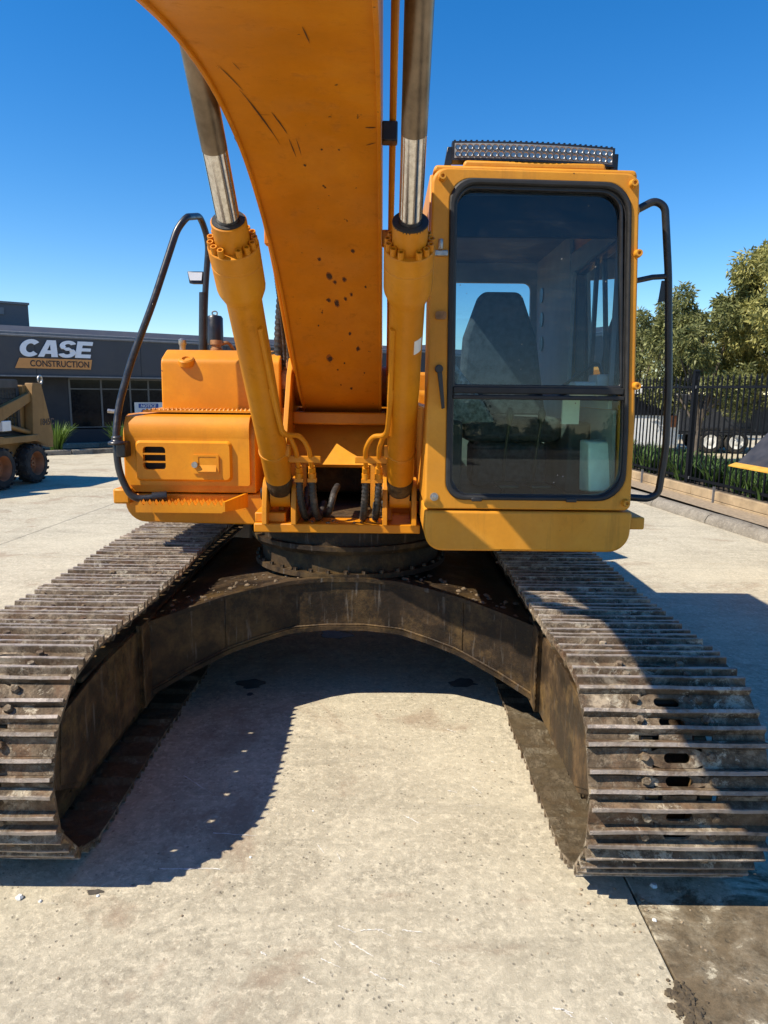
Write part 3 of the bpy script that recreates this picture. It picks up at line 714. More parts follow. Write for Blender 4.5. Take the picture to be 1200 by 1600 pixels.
# ribbed hoses rising behind the boom on the left
def ribbed(path, r, name='ribbed_hose', mat='hose', parent=ex, pitch=.022):
    P = smooth_path(path, 10); d = [0]
    for a, c in zip(P, P[1:]): d.append(d[-1] + (c - a).length)
    n = max(8, int(d[-1] / (pitch / 3))); Q = []; rad = []
    j = 0
    for i in range(n + 1):
        t = d[-1] * i / n
        while j < len(d) - 2 and d[j + 1] < t: j += 1
        u = (t - d[j]) / max(1e-6, d[j + 1] - d[j]); Q.append(P[j].lerp(P[j + 1], u)); rad.append(r * (1.0 if i % 3 else .84))
    b = B(); b.tube(Q, r, 10, True, rad); return b.build(name, mat, parent, sharp=60)
ribbed([(-.665, 4.64, 1.80), (-.68, 4.62, 2.0), (-.665, 4.58, 2.2), (-.635, 4.50, 2.38), (-.58, 4.3, 2.55)], .030, pitch=.034)
ribbed([(.03, 4.75, 1.75), (.03, 4.6, 1.95), (.025, 4.45, 2.15), (.02, 4.2, 2.35), (.015, 3.9, 2.50)], .018)

# ---- boom cylinders
DIRC = Vector((0, -.7225, .691)).normalized()
cb = MB(); cb.cyl((0, 0, 0), (0, 0, .022), .0125, n=10); 
cb2 = MB(); cb2.lathe((0, 0, 0), (0, 0, 1), [(0, .0125), (.030, .0125), (.030, .0078), (.012, .007)], 12)
cbolt_me = cb2.mesh('gland_bolt', 'paint_cyl')
for x, sgn in ((-.575, 1), (.085, -1)):
    p0 = Vector((x, 3.95, 1.20))
    def P(t, dx=0, dn=0): return p0 + DIRC * t + Vector((dx, 0, 0)) + Vector((0, -.691, -.7225)) * dn
    b = B()
    b.lathe(p0, DIRC, [(.03, .045), (.06, .068), (.12, .0725), (1.35, .0725), (1.37, .080), (1.405, .094), (1.42, .0965), (1.53, .0965), (1.532, .0945), (1.538, .0945), (1.54, .0965), (1.605, .0965), (1.608, .094), (1.608, .066), (1.705, .066), (1.708, .062), (1.708, .047), (1.69, .046)], 40)
    b.cyl((x - .055, 3.95, 1.20), (x + .055, 3.95, 1.20), .075, n=24)
    cy = b.build('boom_cylinder', 'paint_cyl', ex, sharp=30)
    b = B(); b.lathe(p0, DIRC, [(1.68, .0425), (1.95 + (.08 if sgn < 0 else .02), .0425)], 32); ro = b.build('piston_rod', 'chrome', cy)
    b = B(); b.lathe(p0, DIRC, [(1.95 + (.08 if sgn < 0 else .02), .0428), (2.70, .0428)], 32); b.cyl((x - .05, 2.0, 3.07), (x + .05, 2.0, 3.07), .085, n=24); b.build('rod_eye', 'rod_worn', cy)
    b = B(); b.lathe(p0, DIRC, [(1.700, .066 if sgn < 0 else .062), (1.712, .066 if sgn < 0 else .060), (1.712, .0435), (1.70, .0435)], 32); b.build('rod_seal', 'rubber', cy)
    up = Vector((1, 0, 0)); bv = DIRC.cross(up)
    for i in range(15):
        if i in (3, 11): continue
        a = 2 * math.pi * (i + .25) / 15
        o = bpy.data.objects.new('gland_bolt', cbolt_me); col.objects.link(o); o.parent = cy
        pos = p0 + DIRC * 1.607 + (up * math.cos(a) + bv * math.sin(a)) * .0815
        o.matrix_local = Matrix.Translation(pos - Vector(SHIFT[cy])) @ DIRC.to_track_quat('Z', 'Y').to_matrix().to_4x4()
    b = B(); b.lathe(p0, DIRC, [(.055, .068), (.12, .0732), (.165, .0732), (.17, .0726)], 32, cap=False); b.build('greasy_foot', 'frame', cy)
    # strap clamp near the foot
    b = B(); b.lathe(p0, DIRC, [(.375, .0725), (.375, .077), (.395, .077), (.395, .0725)], 32); b.box(x + sgn * .075 - .012, x + sgn * .075 + .012, p0.y + DIRC.y * .385 - .03, p0.y + DIRC.y * .385 + .03, p0.z + DIRC.z * .385 - .03, p0.z + DIRC.z * .385 + .03)
    b.build('strap_clamp', 'paint_cyl', cy, bevel=.003)
    # foot lugs
    for dx in (-.094, .066):
        b = B(); lug = [(3.82, 1.046), (4.14, 1.046), (4.10, 1.22)] + [(3.95 + .10 * math.cos(R(q)), 1.20 + .10 * math.sin(R(q))) for q in range(20, 190, 17)] + [(3.83, 1.15)]
        b.prism(lug, x + dx, x + dx + .028); b.build('foot_lug', 'paint_cyl', ex, bevel=.004)
    b = B(); b.cyl((x - .115, 3.95, 1.20), (x + .115, 3.95, 1.20), .035, n=18); b.build('foot_pin', 'frame', ex)
    # two steel feed pipes leaving the barrel, elbows, black hoses down to the deck
    for q, (px, pl) in enumerate(((.115, 1.25), (.185, .9))):
        xx = x + sgn * px
        pts = [P(pl, sgn * .055, .05), P(.75, sgn * .065, .055), P(.58, sgn * .075, .06), (x + sgn * (px * .8), 3.60, 1.55), (xx, 3.66, 1.48), (xx, 3.80, 1.36)]
        b = B(); b.tube(smooth_path(round_path(pts, .06, 3), 3), .0125, 10); fp = b.build('feed_pipe', 'paint_cyl', cy)
        b = B(); b.cyl((xx, 3.79, 1.37), (xx, 3.81, 1.335), .020, n=6); b.cyl((xx, 3.81, 1.335), (xx, 3.815, 1.30), .023, .021, 12); b.box(xx - .024, xx + .024, 3.795, 3.835, 1.285, 1.305); b.build('pipe_fitting', 'paint_cyl', fp)
        ribbed([(xx, 3.815, 1.29), (xx + sgn * .004, 3.83, 1.20), (xx + sgn * .012, 3.88, 1.11), (xx + sgn * .02, 4.0, 1.06), (xx + sgn * .02, 4.3, 1.09)], .021 if q else .02, parent=cy)
    b = B(); b.box(min(x + sgn * .07, x + sgn * .24), max(x + sgn * .07, x + sgn * .24), 3.71, 3.725, 1.40, 1.435); b.build('pipe_bracket', 'paint_cyl', cy, bevel=.003)
ribbed([(-.335, 4.02, 1.075), (-.31, 3.95, 1.10), (-.295, 3.93, 1.15), (-.285, 4.0, 1.20), (-.28, 4.2, 1.21)], .020)

b = B()
pp0 = Vector((.085, 3.95, 1.20)) + DIRC * 1.12; pp1 = pp0 + DIRC * .075; bv_ = DIRC.cross(Vector((1, 0, 0)))
b.loft([[p + (Vector((1, 0, 0)) * math.cos(R(q)) + bv_ * math.sin(R(q))) * .0732 for q in range(-62, -20, 7)] for p in (pp0, pp1)], cap=False, closed=False)
b.build('sticker', 'white', ex)
# lumps of dry mud on the beam, the deck and between the grousers
r = random.Random(21); b = B()
def clod(b, x, y, z, s_):
    b.loft([[(x + s_ * q[1] * r.uniform(.7, 1.15) * math.cos(2 * math.pi * i / 7), y + s_ * q[1] * r.uniform(.7, 1.15) * math.sin(2 * math.pi * i / 7), z + s_ * q[0] * r.uniform(.7, 1.2)) for i in range(7)] for q in ((-.1, 1.0), (.25, .85), (.5, .4))])
for i in range(170):
    u = r.uniform(-.95, .95); q = abs(u) ** 2.2; yy = 3.86 - .44 * q + r.uniform(.03, .35); zz = .735 - .135 * abs(u) ** 1.6
    clod(b, XC + u, yy, zz + .002, r.choice((.004, .006, .008, .012, .018)))
for cx in (-1.41, .99):
    for i in range(150):
        yy = r.uniform(2.65, 5.0); zz = GZ + 2 * RF + (yy - YF) / (YR - YF) * 2 * (RR - RF)
        clod(b, cx + r.gauss(0, .12), yy, zz + .010, r.choice((.008, .010, .014, .02)))
for i in range(60): clod(b, r.uniform(-.5, 0), r.uniform(3.88, 4.25), 1.046, r.choice((.004, .006, .01)))
M['caked'] = plain('caked_mud', (0.16, 0.115, 0.068), 0.95, var=0.4, scale=30, bump=0.5)
tag(b.build('caked_mud', 'caked', ex), kind='stuff')
# weld beads on the arched beam and rolled seam of the track nose
for sx_ in (-1, 1):
    b = B(); x = XC + sx_ * .968
    b.tube([(x + random.uniform(-.002, .002), 3.322, .21 + .42 * i / 30) for i in range(31)], .006, 6, True, [.0045 + .003 * (i % 2) for i in range(31)]); b.build('weld_bead', 'frame', xf)
for i in (3, 14):
    a = fr_[i]; b = B(); b.tube([(a[0], a[1] - .003, a[3] + (a[2] - a[3]) * k / 24) for k in range(25)], .005, 6, True, [.004 + .003 * (k % 2) for k in range(25)]); b.build('weld_bead', 'grease', xf)
b = B(); b.tube([(a[0], a[1] - .006, a[3] + .017 + .002 * (i % 2)) for i, a in enumerate(fr_)], .006, 6); b.build('weld_bead', 'frame', xf)

for x, rr_ in ((-.52, .016), (-.47, .018), (-.04, .017), (-.005, .015)):
    ribbed([(x, 4.95, 1.12), (x + .01, 4.60, 1.15), (x, 4.36, 1.22), (x, 4.27, 1.12), (x + .01, 4.22, 1.07), (x + .02, 4.1, 1.06)], rr_)
for x, y0_, z0_, rr_ in ((.028, 4.55, 1.98, .014), (-.60, 4.52, 1.95, .015), (-.635, 4.62, 1.92, .014)):
    ribbed([(x, y0_ + .1, z0_ - .25), (x, y0_, z0_), (x * .99, y0_ - .15, z0_ + .22), (x * .97, y0_ - .5, z0_ + .50)], rr_)
    b = B(); b.lathe((x, y0_ + .02, z0_ - .04), (0, -.35, .93), [(0, .022), (.03, .022), (.03, .019), (.05, .019)], 8); b.build('hose_fitting', 'rust_brass', ex)

# ---- cab
FY = 3.35
cabo = rpoly([(.192, 1.222), (1.178, 1.222), (1.172, 1.60), (1.117, 2.735), (.198, 2.752)], [.02, .03, .5, .055, .06], 7)
win = rpoly([(.298, 1.272), (1.143, 1.272), (1.137, 1.60), (1.079, 2.690), (.282, 2.705)], [.085, .13, .5, .125, .10], 7)
b = B(); b.ring(cabo, win, FY, FY + .07)
cab = b.build('cab', 'paint_cab', ex, bevel=.012, seg=3)
# walls: left with window, right with door window, rear with window, roof, floor
b = B()
b.ring([(FY + .06, 1.23), (5.22, 1.23), (5.22, 2.74), (FY + .06, 2.74)], [(3.52, 1.70), (5.05, 1.70), (5.05, 2.60), (3.52, 2.60)], .192, .235, 'X')
b.build('left_wall', 'paint_cab', cab, bevel=.012)
def skew(b, x_low, x_high, zl=1.222, zh=2.73):
    pass
b = B()
Xr = lambda z: 1.178 - (z - 1.222) / 1.51 * .058
def rwall(outer, inner, th, name, mat):
    b = B(); n = len(outer)
    vs_ = []
    for off in (0, -th):
        vs_ += [(Xr(z) + off, y, z) for y, z in outer] + [(Xr(z) + off, y, z) for y, z in inner]
    fs = []
    for i in range(n):
        j = (i + 1) % n
        fs += [(i, j, n + j, n + i), (2 * n + i, 3 * n + i, 3 * n + j, 2 * n + j), (i, 2 * n + i, 2 * n + j, j), (n + i, n + j, 3 * n + j, 3 * n + i)]
    b.add(vs_, fs); return b.build(name, mat, cab, bevel=.008)
rwall([(FY + .06, 1.23), (4.32, 1.23), (4.32, 2.73), (FY + .06, 2.73)], [(3.45, 1.74), (4.22, 1.74), (4.22, 2.46), (3.45, 2.50)], .045, 'door', 'paint_cab')
rwall([(3.446, 1.736), (4.224, 1.736), (4.224, 2.464), (3.446, 2.504)], [(3.47, 1.765), (4.195, 1.765), (4.195, 2.435), (3.47, 2.475)], .05, 'door_seal', 'black')
b = B(); b.add([(Xr(z) + o_, y, z) for o_ in (-.002, -.05) for y, z in ((4.325, 1.23), (5.22, 1.23), (5.22, 2.73), (4.325, 2.73))], [(0, 1, 2, 3), (4, 7, 6, 5), (0, 4, 5, 1), (1, 5, 6, 2), (2, 6, 7, 3), (3, 7, 4, 0)])
b.build('rear_quarter', 'paint_cab', cab, bevel=.008)
b = B(); b.ring(rpoly([(.236, 1.23), (1.13, 1.23), (1.08, 2.73), (.236, 2.73)], .01, 4), rpoly([(.32, 1.75), (1.035, 1.75), (1.015, 2.53), (.32, 2.53)], .05, 4), 5.19, 5.23); b.build('rear_wall', 'grey_trim', cab)
rf = rpoly([(.195, 2.742), (1.12, 2.728), (1.09, 2.80), (.23, 2.815)], [.01, .01, .03, .03], 4)
b = B(); b.prism([(.20, 2.735), (1.118, 2.722), (1.105, 2.755), (.212, 2.77)], FY + .02, 5.22, 'Y'); b.prism([(.335, 2.765), (.985, 2.755), (.975, 2.79), (.345, 2.80)], FY + .05, 5.1, 'Y'); b.build('cab_roof', 'paint_cab', cab, bevel=.012)
b = B(); b.box(.24, 1.06, FY + .10, 5.18, 2.66, 2.70); b.box(.24, 1.15, FY + .10, 5.18, 1.20, 1.235); b.build('cab_lining', 'trim', cab)
# lining panels on pillars with round vents
b = B(); b.add([(Xr(z) - .055 + o_, y, z) for o_ in (0, -.02) for y, z in ((4.27, 1.24), (5.18, 1.24), (5.18, 2.66), (4.27, 2.66))], [(0, 1, 2, 3), (4, 7, 6, 5), (0, 4, 5, 1), (1, 5, 6, 2), (2, 6, 7, 3), (3, 7, 4, 0)])
lp = b.build('pillar_lining', 'grey_trim', cab)
for z in (2.42, 2.26, 2.10):
    b = B(); b.cyl((Xr(z) - .077, 4.98, z), (Xr(z) - .085, 4.98, z), .05, n=18); b.build('air_vent', 'black', lp)
b = B(); b.ring([(3.42, 1.70), (4.28, 1.70), (4.28, 2.56), (3.42, 2.56)], [(3.44, 1.75), (4.21, 1.75), (4.21, 2.45), (3.44, 2.49)], 1.06, 1.08, 'X'); b.build('door_lining', 'grey_trim', cab)
b = B(); b.box(1.08, 1.10, 3.83, 3.855, 1.74, 2.49); b.build('window_bar', 'black', cab)
b = B(); b.add([(Xr(z) - .022, y, z) for y, z in ((3.43, 1.73), (4.23, 1.73), (4.23, 2.48), (3.43, 2.52))], [(0, 1, 2, 3)]); b.build('door_pane', 'glass_side', cab)
b = B(); b.add([(.215, 3.50, 1.69), (.215, 5.06, 1.69), (.215, 5.06, 2.61), (.215, 3.50, 2.61)], [(0, 1, 2, 3)]); b.build('left_pane', 'glass_side', cab)
b = B(); b.add([(.31, 5.21, 1.74), (1.04, 5.21, 1.74), (1.03, 5.21, 2.54), (.31, 5.21, 2.54)], [(0, 1, 2, 3)]); b.build('rear_pane', 'glass_side', cab)
# windscreen: rubber seal, cross bar, inner frame of the sliding pane, two panes
def inset(p, d, zmin=-9, zmax=9):
    cx = sum(q[0] for q in p) / len(p); cz = sum(q[1] for q in p) / len(p)
    hx = max(abs(q[0] - cx) for q in p); hz = max(abs(q[1] - cz) for q in p)
    return [(cx + (q[0] - cx) * (hx - d) / hx, cz + (q[1] - cz) * (hz - d) / hz) for q in p]
b = B(); b.ring(inset(win, -.006), inset(win, .020), FY - .010, FY + .055); b.build('window_seal', 'rubber', cab, bevel=.008)
b = B(); b.ring(inset(win, .018), inset(win, .028), FY + .012, FY + .05); b.build('inner_seal', 'black', cab, bevel=.004)
b = B(); b.box(.315, 1.115, FY - .004, FY + .05, 1.742, 1.762); b.box(.315, 1.113, FY + .004, FY + .05, 1.768, 1.800); b.build('cross_bar', 'rubber', cab, bevel=.005)
upo = rpoly([(.312, 1.797), (1.108, 1.797), (1.053, 2.668), (.299, 2.682)], [.012, .012, .10, .08], 7)
b = B(); b.ring(upo, inset(upo, .014), FY + .014, FY + .045); b.build('sash_frame', 'black', cab, bevel=.004)
b = B(); u2 = inset(upo, .008); b.add([(p[0], FY + .020 + .030 * (p[1] - 1.797), p[1]) for p in u2], [tuple(range(len(u2)))]); b.build('upper_windscreen', 'glass', cab)
lw = rpoly([(.312, 1.288), (1.125, 1.288), (1.118, 1.748), (.308, 1.748)], [.07, .10, .005, .005], 7)
b = B(); b.add([(p[0], FY + .022 + .030 * (p[1] - 1.295), p[1]) for p in lw], [tuple(range(len(lw)))]); b.build('lower_windscreen', 'glass_low', cab)
for x in (.44, .89):
    b = B(); b.box(x - .025, x + .025, FY - .016, FY + .01, 1.262, 1.280); b.build('glass_clip', 'black', cab, bevel=.004)
b = B(); b.box(.30, 1.07, FY + .10, FY + .14, 2.485, 2.66); b.build('sun_visor', 'void', cab)
b = B(); b.add([(Xr(z) - .055 + o_, y, z) for o_ in (0, -.015) for y, z in ((3.43, 1.24), (4.27, 1.24), (4.27, 1.695), (3.43, 1.695))], [(0, 1, 2, 3), (4, 7, 6, 5), (0, 4, 5, 1), (1, 5, 6, 2), (2, 6, 7, 3), (3, 7, 4, 0)])
b.build('lower_door_lining', 'grey_trim', cab)
# seat, armrests, console, levers
b = B(); b.prism(rpoly([(.44, 1.62), (.98, 1.62), (.90, 2.10), (.80, 2.36), (.56, 2.36), (.47, 2.10)], [.04, .04, .08, .06, .06, .08], 5), 4.35, 4.50, 'Y'); b.build('seat_back', 'fabric', cab, bevel=.03)
b = B(); b.box(.44, .98, 3.95, 4.40, 1.50, 1.64); b.box(.50, .92, 4.0, 4.35, 1.235, 1.50); b.build('seat', 'fabric', cab, bevel=.04)
b = B(); b.prism([(.30, 1.60), (.62, 1.60), (.52, 1.75), (.34, 1.98), (.30, 2.0)], 3.95, 4.12, 'Y'); b.build('seat_cover', 'fabric2', cab, bevel=.02)
b = B(); b.box(.26, .42, 3.85, 4.5, 1.235, 1.62); b.box(.98, 1.10, 3.80, 4.4, 1.235, 1.62); b.build('side_console', 'trim', cab, bevel=.02)
b = B(); b.box(.92, 1.09, 3.50, 3.62, 1.76, 1.83); b.box(1.02, 1.095, 3.48, 3.64, 1.76, 1.865); b.build('monitor_box', 'pale_trim', cab, bevel=.01)
b = B(); b.prism([(3.44, 1.30), (3.62, 1.28), (3.66, 1.54), (3.50, 1.54)], 1.0, 1.11, 'X'); b.build('kick_panel', 'pale_trim', cab, bevel=.01)
b = B(); b.box(.89, .975, 3.6, 3.62, 1.62, 1.75); b.build('paper_card', 'white', cab)
for x in (.62, .78):
    b = B(); b.tube(smooth_path([(x, 3.7, 1.24), (x, 3.66, 1.45), (x + .01, 3.62, 1.62)]), .009, 8); b.lathe((x + .01, 3.62, 1.62), (0, -.1, 1), [(0, .012), (.02, .02), (.06, .02), (.08, .01)], 10); b.build('travel_lever', 'black', cab)
    b = B(); b.box(x - .05, x + .05, 3.50, 3.66, 1.30, 1.32); b.build('pedal', 'black', cab, bevel=.006)
for x in (.36, 1.02):
    b = B(); b.tube([(x, 3.9, 1.6), (x, 3.86, 1.78)], .011, 8); b.lathe((x, 3.86, 1.77), (0, -.1, 1), [(0, .016), (.03, .024), (.09, .026), (.11, .012)], 12); b.build('joystick', 'black', cab)
b = B(); b.tube(round_path([(.92, 3.80, 1.80), (1.06, 3.62, 1.93), (1.085, 3.60, 1.85)], .03), .008, 8); b.tube([(.88, 3.9, 1.74), (1.07, 3.6, 1.82)], .006, 8); b.build('grab_bar', 'black', cab)
# skirt under the cab, bumper, bolts, brackets, wiper
sk_ = rpoly([(.198, 1.018), (1.178, 1.018), (1.188, 1.214), (.196, 1.214)], [.085, .10, .012, .012], 7)
b = B(); b.prism(sk_, FY - .004, 5.25, 'Y'); b.build('cab_skirt', 'paint_cab', ex, bevel=.018, seg=3)
b = B(); b.box(1.17, 1.262, 3.38, 4.2, 1.125, 1.185); b.build('side_bumper', 'paint_cab', ex, bevel=.008)
bo = MB(); bo.lathe((0, 0, 0), (0, -1, 0), [(0, .019), (.022, .017), (.03, .015), (.03, .008), (.02, .007)], 14); bome = bo.mesh('guard_boss', 'paint_cab')
bs = MB(); bs.lathe((0, 0, 0), (0, -1, 0), [(0, .020), (.004, .020), (.004, .012), (.016, .011), (.018, .004)], 12); bsme = bs.mesh('hex_bolt', 'steel')
for i, (x, z) in enumerate(((.243, 2.71), (1.088, 2.69), (1.128, 2.395), (1.162, 1.81), (1.150, 1.262))):
    o = bpy.data.objects.new('guard_boss', bome); col.objects.link(o); o.parent = cab; o.location = Vector((x, FY, z)) - Vector((XC, 4.4, 0))
for (x, z) in ((.238, 1.281),):
    o = bpy.data.objects.new('hex_bolt', bsme); col.objects.link(o); o.parent = cab; o.location = Vector((x, FY, z)) - Vector((XC, 4.4, 0))
b = B(); b.box(.215, .275, FY - .02, FY, 2.375, 2.40); b.cyl((.24, FY - .03, 2.40), (.24, FY - .03, 2.445), .012, n=10); b.build('guard_hinge', 'steel', cab, bevel=.004)
b = B(); b.prism(rpoly([(.225, 2.10), (.275, 2.10), (.275, 2.135), (.225, 2.135)], .012, 4), FY - .014, FY, 'Y'); b.build('guard_socket', 'rust_brass', cab)
b = B(); b.cyl((.246, FY - .03, 1.878), (.246, FY, 1.878), .019, n=14); b.prism([(.236, 1.88), (.258, 1.885), (.277, 1.70), (.262, 1.695)], FY - .026, FY - .014, 'Y'); b.build('wiper', 'black', cab, bevel=.003)
# right hand cab rail
pth = round_path([(1.13, 3.48, 2.60), (1.235, 3.48, 2.655), (1.285, 3.48, 2.63), (1.325, 3.48, 2.32), (1.365, 3.48, 1.82), (1.375, 3.48, 1.50), (1.355, 3.48, 1.29), (1.31, 3.48, 1.262), (1.17, 3.48, 1.272)], .06, 5)
b = B(); b.tube(pth, .0175, 14); ch = b.build('cab_handrail', 'black', ex)
b = B(); b.tube([(1.14, 3.47, 2.29), (1.25, 3.48, 2.315), (1.325, 3.48, 2.32)], .013, 10); b.build('rail_brace', 'black', ch)
b = B(); b.prism([(1.295, 2.30), (1.323, 2.30), (1.333, 2.21), (1.285, 2.20)], 3.478, 3.484, 'Y'); b.build('mirror_bracket', 'black', ch)
for z in (2.60, 2.29):
    b = B(); b.lathe((1.10, 3.47, z), (1, 0, .1), [(0, .03), (.04, .024), (.06, .018)], 14); b.build('rail_boss', 'paint_cab', ch)
# light bar
lb0, lb1 = Vector((.29, 3.40, 2.845)), Vector((1.024, 3.40, 2.822))
def lbp(u, dz=0, dy=0):
    p = lb0.lerp(lb1, u); return Vector((p.x, p.y + .03 * (2 * u - 1) ** 2 + dy, p.z + dz + .001 * (2 * u - 1) ** 2))
b = B(); b.loft([[lbp(i / 16, -.040, .0), lbp(i / 16, .040, .0), lbp(i / 16, .046, .05), lbp(i / 16, .02, .075), lbp(i / 16, -.02, .075), lbp(i / 16, -.046, .05)] for i in range(17)])
for i in range(30):
    u = (i + .5) / 30; b.loft([[lbp(u - .006, .041, .012), lbp(u + .006, .041, .012), lbp(u + .006, .047, .05), lbp(u - .006, .047, .05)], [lbp(u - .006, .049, .012), lbp(u + .006, .049, .012), lbp(u + .006, .053, .05), lbp(u - .006, .053, .05)]])
lbar = b.build('light_bar', 'black', ex)
b = B(); b.loft([[lbp(.015 + .97 * i / 16, -.031, -.002), lbp(.015 + .97 * i / 16, .031, -.002), lbp(.015 + .97 * i / 16, .031, .001), lbp(.015 + .97 * i / 16, -.031, .001)] for i in range(17)]); b.build('lamp_face', 'grey_trim', lbar)
lm = MB(); lm.lathe((0, 0, 0), (0, -1, 0), [(0, .0135), (.004, .0125), (-.004 + .002, .008), (-.004, .003)], 12); lmme = lm.mesh('led_reflector', 'led')
for i in range(26):
    for dz in (-.0145, .0145):
        o = bpy.data.objects.new('led_reflector', lmme); col.objects.link(o); o.parent = lbar
        o.location = lbp(.035 + .93 * i / 25, dz, -.003) - Vector((XC, 4.4, 0))
for u, dx in ((-.012, -.01), (1.012, .01)):
    p = lbp(u); b = B(); b.prism([(p.x - .012, p.z + .02), (p.x + .012, p.z + .02), (p.x + .012, p.z - .05), (p.x + .03 * (1 if dx < 0 else -1) * -1, p.z - .09), (p.x - .03, p.z - .09)], p.y + .01, p.y + .035, 'Y')
    b.box(p.x - .035, p.x + .035, p.y, p.y + .05, p.z - .098, p.z - .088); b.build('bar_bracket', 'black', lbar, bevel=.003)
b = B(); b.tube(smooth_path([lbp(.15, -.045, .05), lbp(.4, -.062, .06), lbp(.7, -.06, .06), lbp(.8, -.04, .05)]), .004, 6); b.tube(smooth_path([lbp(.62, -.06, .06), lbp(.66, -.045, .05), lbp(.72, -.066, .07), lbp(.78, -.05, .04)]), .004, 6); b.build('lamp_cable', 'black', lbar)

# ================================================================== SHOWROOM BUILDING (left, behind)
M['wall_dark'] = plain('charcoal_render', (0.026, 0.028, 0.034), 0.7, var=0.15, scale=3)
M['fascia'] = plain('charcoal_fascia', (0.048, 0.050, 0.058), 0.55, var=0.12, scale=2, dirt=(0.06, 0.06, 0.062))
M['flash'] = plain('zinc_flashing', (0.16, 0.165, 0.175), 0.45, var=0.15)
M['alu'] = plain('window_frame', (0.10, 0.105, 0.11), 0.4, var=0.1)
M['sign_white'] = plain('sign_white', (0.78, 0.80, 0.84), 0.5, var=0.04)
M['sign_orange'] = plain('sign_orange', (0.62, 0.27, 0.075), 0.5, var=0.08)
M['sign_dark'] = plain('sign_dark_print', (0.035, 0.02, 0.015), 0.5)
M['grey_box'] = plain('grey_cladding', (0.10, 0.105, 0.115), 0.6, var=0.12, scale=2)
ang = math.atan2(3.2, 4.5)
sh = empty('showroom', (-10.4, 19.2, 0), ang)
tag(sh, 'low charcoal showroom with dark windows under a deep fascia, behind the small loader', 'building')
def L(o): SHIFT[o] = (0, 0, 0); return o      # children modelled in the building's own frame: x along facade, y into the building
L(sh)
x0, x1 = -9.0, 19.0
b = B()
b.box(x0, x1, .62, .66, 0, .55)                                   # wall below windows
b.box(x0, -1.9, .62, .66, .55, 2.2); b.box(.62 - .55, 1.98, .62, .66, .55, 2.2)
b.box(6.2, x1, .62, .66, .55, 2.2); b.box(-1.9, .07, .62, .66, .55, .62)
b.box(x0, x1, .66, 9.0, 0, .02)
b.build('front_wall', 'wall_dark', sh, shift=(0, 0, 0))
b = B(); b.box(x0, x1, .05, 9.0, 2.07, 3.10); b.build('fascia', 'fascia', sh, shift=(0, 0, 0))
b = B(); b.box(x0, x1, -.02, .10, 2.035, 2.075); b.build('soffit_trim', 'flash', sh, shift=(0, 0, 0))
b = B(); b.box(x0, x1, .02, 9.0, 3.10, 3.16); b.box(x0, x1, .10, .25, 3.16, 3.24); b.build('gutter', 'flash', sh, shift=(0, 0, 0), bevel=.02)
b = B(); b.add([(x0, .35, 3.16), (x1, .35, 3.16), (x1, .9, 3.44), (x0, .9, 3.44), (x0, 9, 3.44), (x1, 9, 3.44)], [(0, 1, 2, 3), (3, 2, 5, 4)]); b.build('roof', 'fascia', sh, shift=(0, 0, 0))
b = B(); b.box(x0, x1, 8.9, 9.0, 0, 3.4); b.box(x1 - .05, x1, .66, 9, 0, 3.4); b.box(x0, x0 + .05, .66, 9, 0, 3.4); b.build('back_wall', 'wall_dark', sh, shift=(0, 0, 0))
for px in (1.05, 3.9, 6.6, 9.5, 12.4):
    b = B(); b.box(px - .006, px + .006, .040, .0495, 2.09, 3.09); b.build('panel_seam', 'wall_dark', sh, shift=(0, 0, 0))
def window(xa, xb, mull, za=.62, zb=2.02):
    b = B()
    b.box(xa, xb, .60, .65, zb - .04, zb + .04); b.box(xa, xb, .60, .65, za - .03, za); 
    b.box(xa, xb, .60, .65, 1.70, 1.735)
    for x in [xa, xb] + mull: b.box(x - .025, x + .025, .598, .652, za, zb)
    f = b.build('window', 'alu', sh, shift=(0, 0, 0))
    e = sorted([xa, xb] + mull)
    for a, c in zip(e, e[1:]):
        for z0_, z1_ in ((za, 1.70), (1.735, zb - .04)):
            b = B(); b.box(a + .025, c - .025, .622, .63, z0_, z1_); p = b.build('pane', 'shop_glass', f, shift=(0, 0, 0))
window(-1.9, .07, [-.9]); window(1.98, 6.2, [2.86, 3.7, 4.25, 5.2])
b = B(); b.box(.30, 1.7, .612, .618, .05, 2.05); b.build('door_panel', 'wall_dark', sh, shift=(0, 0, 0))
# lettering: heavy slanted capitals over an orange strip
def letters(strokes, h, depth, slant=.20):
    b = B()
    for i, poly in enumerate(strokes): b.prism([(x + slant * z, z) for x, z in poly], -depth - .0015 * i, 0, 'Y')
    return b
def arc_stroke(cx, cz, rx, rz, w, wz, a0, a1, n=14):
    """thick elliptical stroke as quads"""
    out = []
    for i in range(n):
        p = []
        for q in (i, i + 1):
            a = R(a0 + (a1 - a0) * q / n); p.append((cx + rx * math.cos(a), cz + rz * math.sin(a))); p.append((cx + (rx - w) * math.cos(a), cz + (rz - wz) * math.sin(a)))
        out.append([p[0], p[2], p[3], p[1]])
    return out
H_ = .50
def letter_C():
    return arc_stroke(.27, .26, .27, .27, .155, .13, 42, 318, 22)
def letter_A():
    return [[(0, 0), (.16, 0), (.30, .52), (.17, .52)], [(.36, 0), (.53, 0), (.40, .52), (.235, .52)], [(.11, .095), (.42, .095), (.40, .205), (.14, .205)]]
def letter_S():
    a = arc_stroke(.235, .375, .225, .155, .14, .105, 20, 232, 16); c = arc_stroke(.235, .145, .235, .155, .145, .105, 52, -165, 16)
    return a + c + [[(.02 + .05, .30), (.20, .21), (.40, .22), (.26, .315)]]
def letter_E():
    return [[(0, 0), (.155, 0), (.155, .52), (0, .52)], [(.155, 0), (.43, 0), (.43, .115), (.155, .115)], [(.155, .40), (.43, .40), (.43, .52), (.155, .52)], [(.155, .21), (.40, .21), (.40, .31), (.155, .31)]]
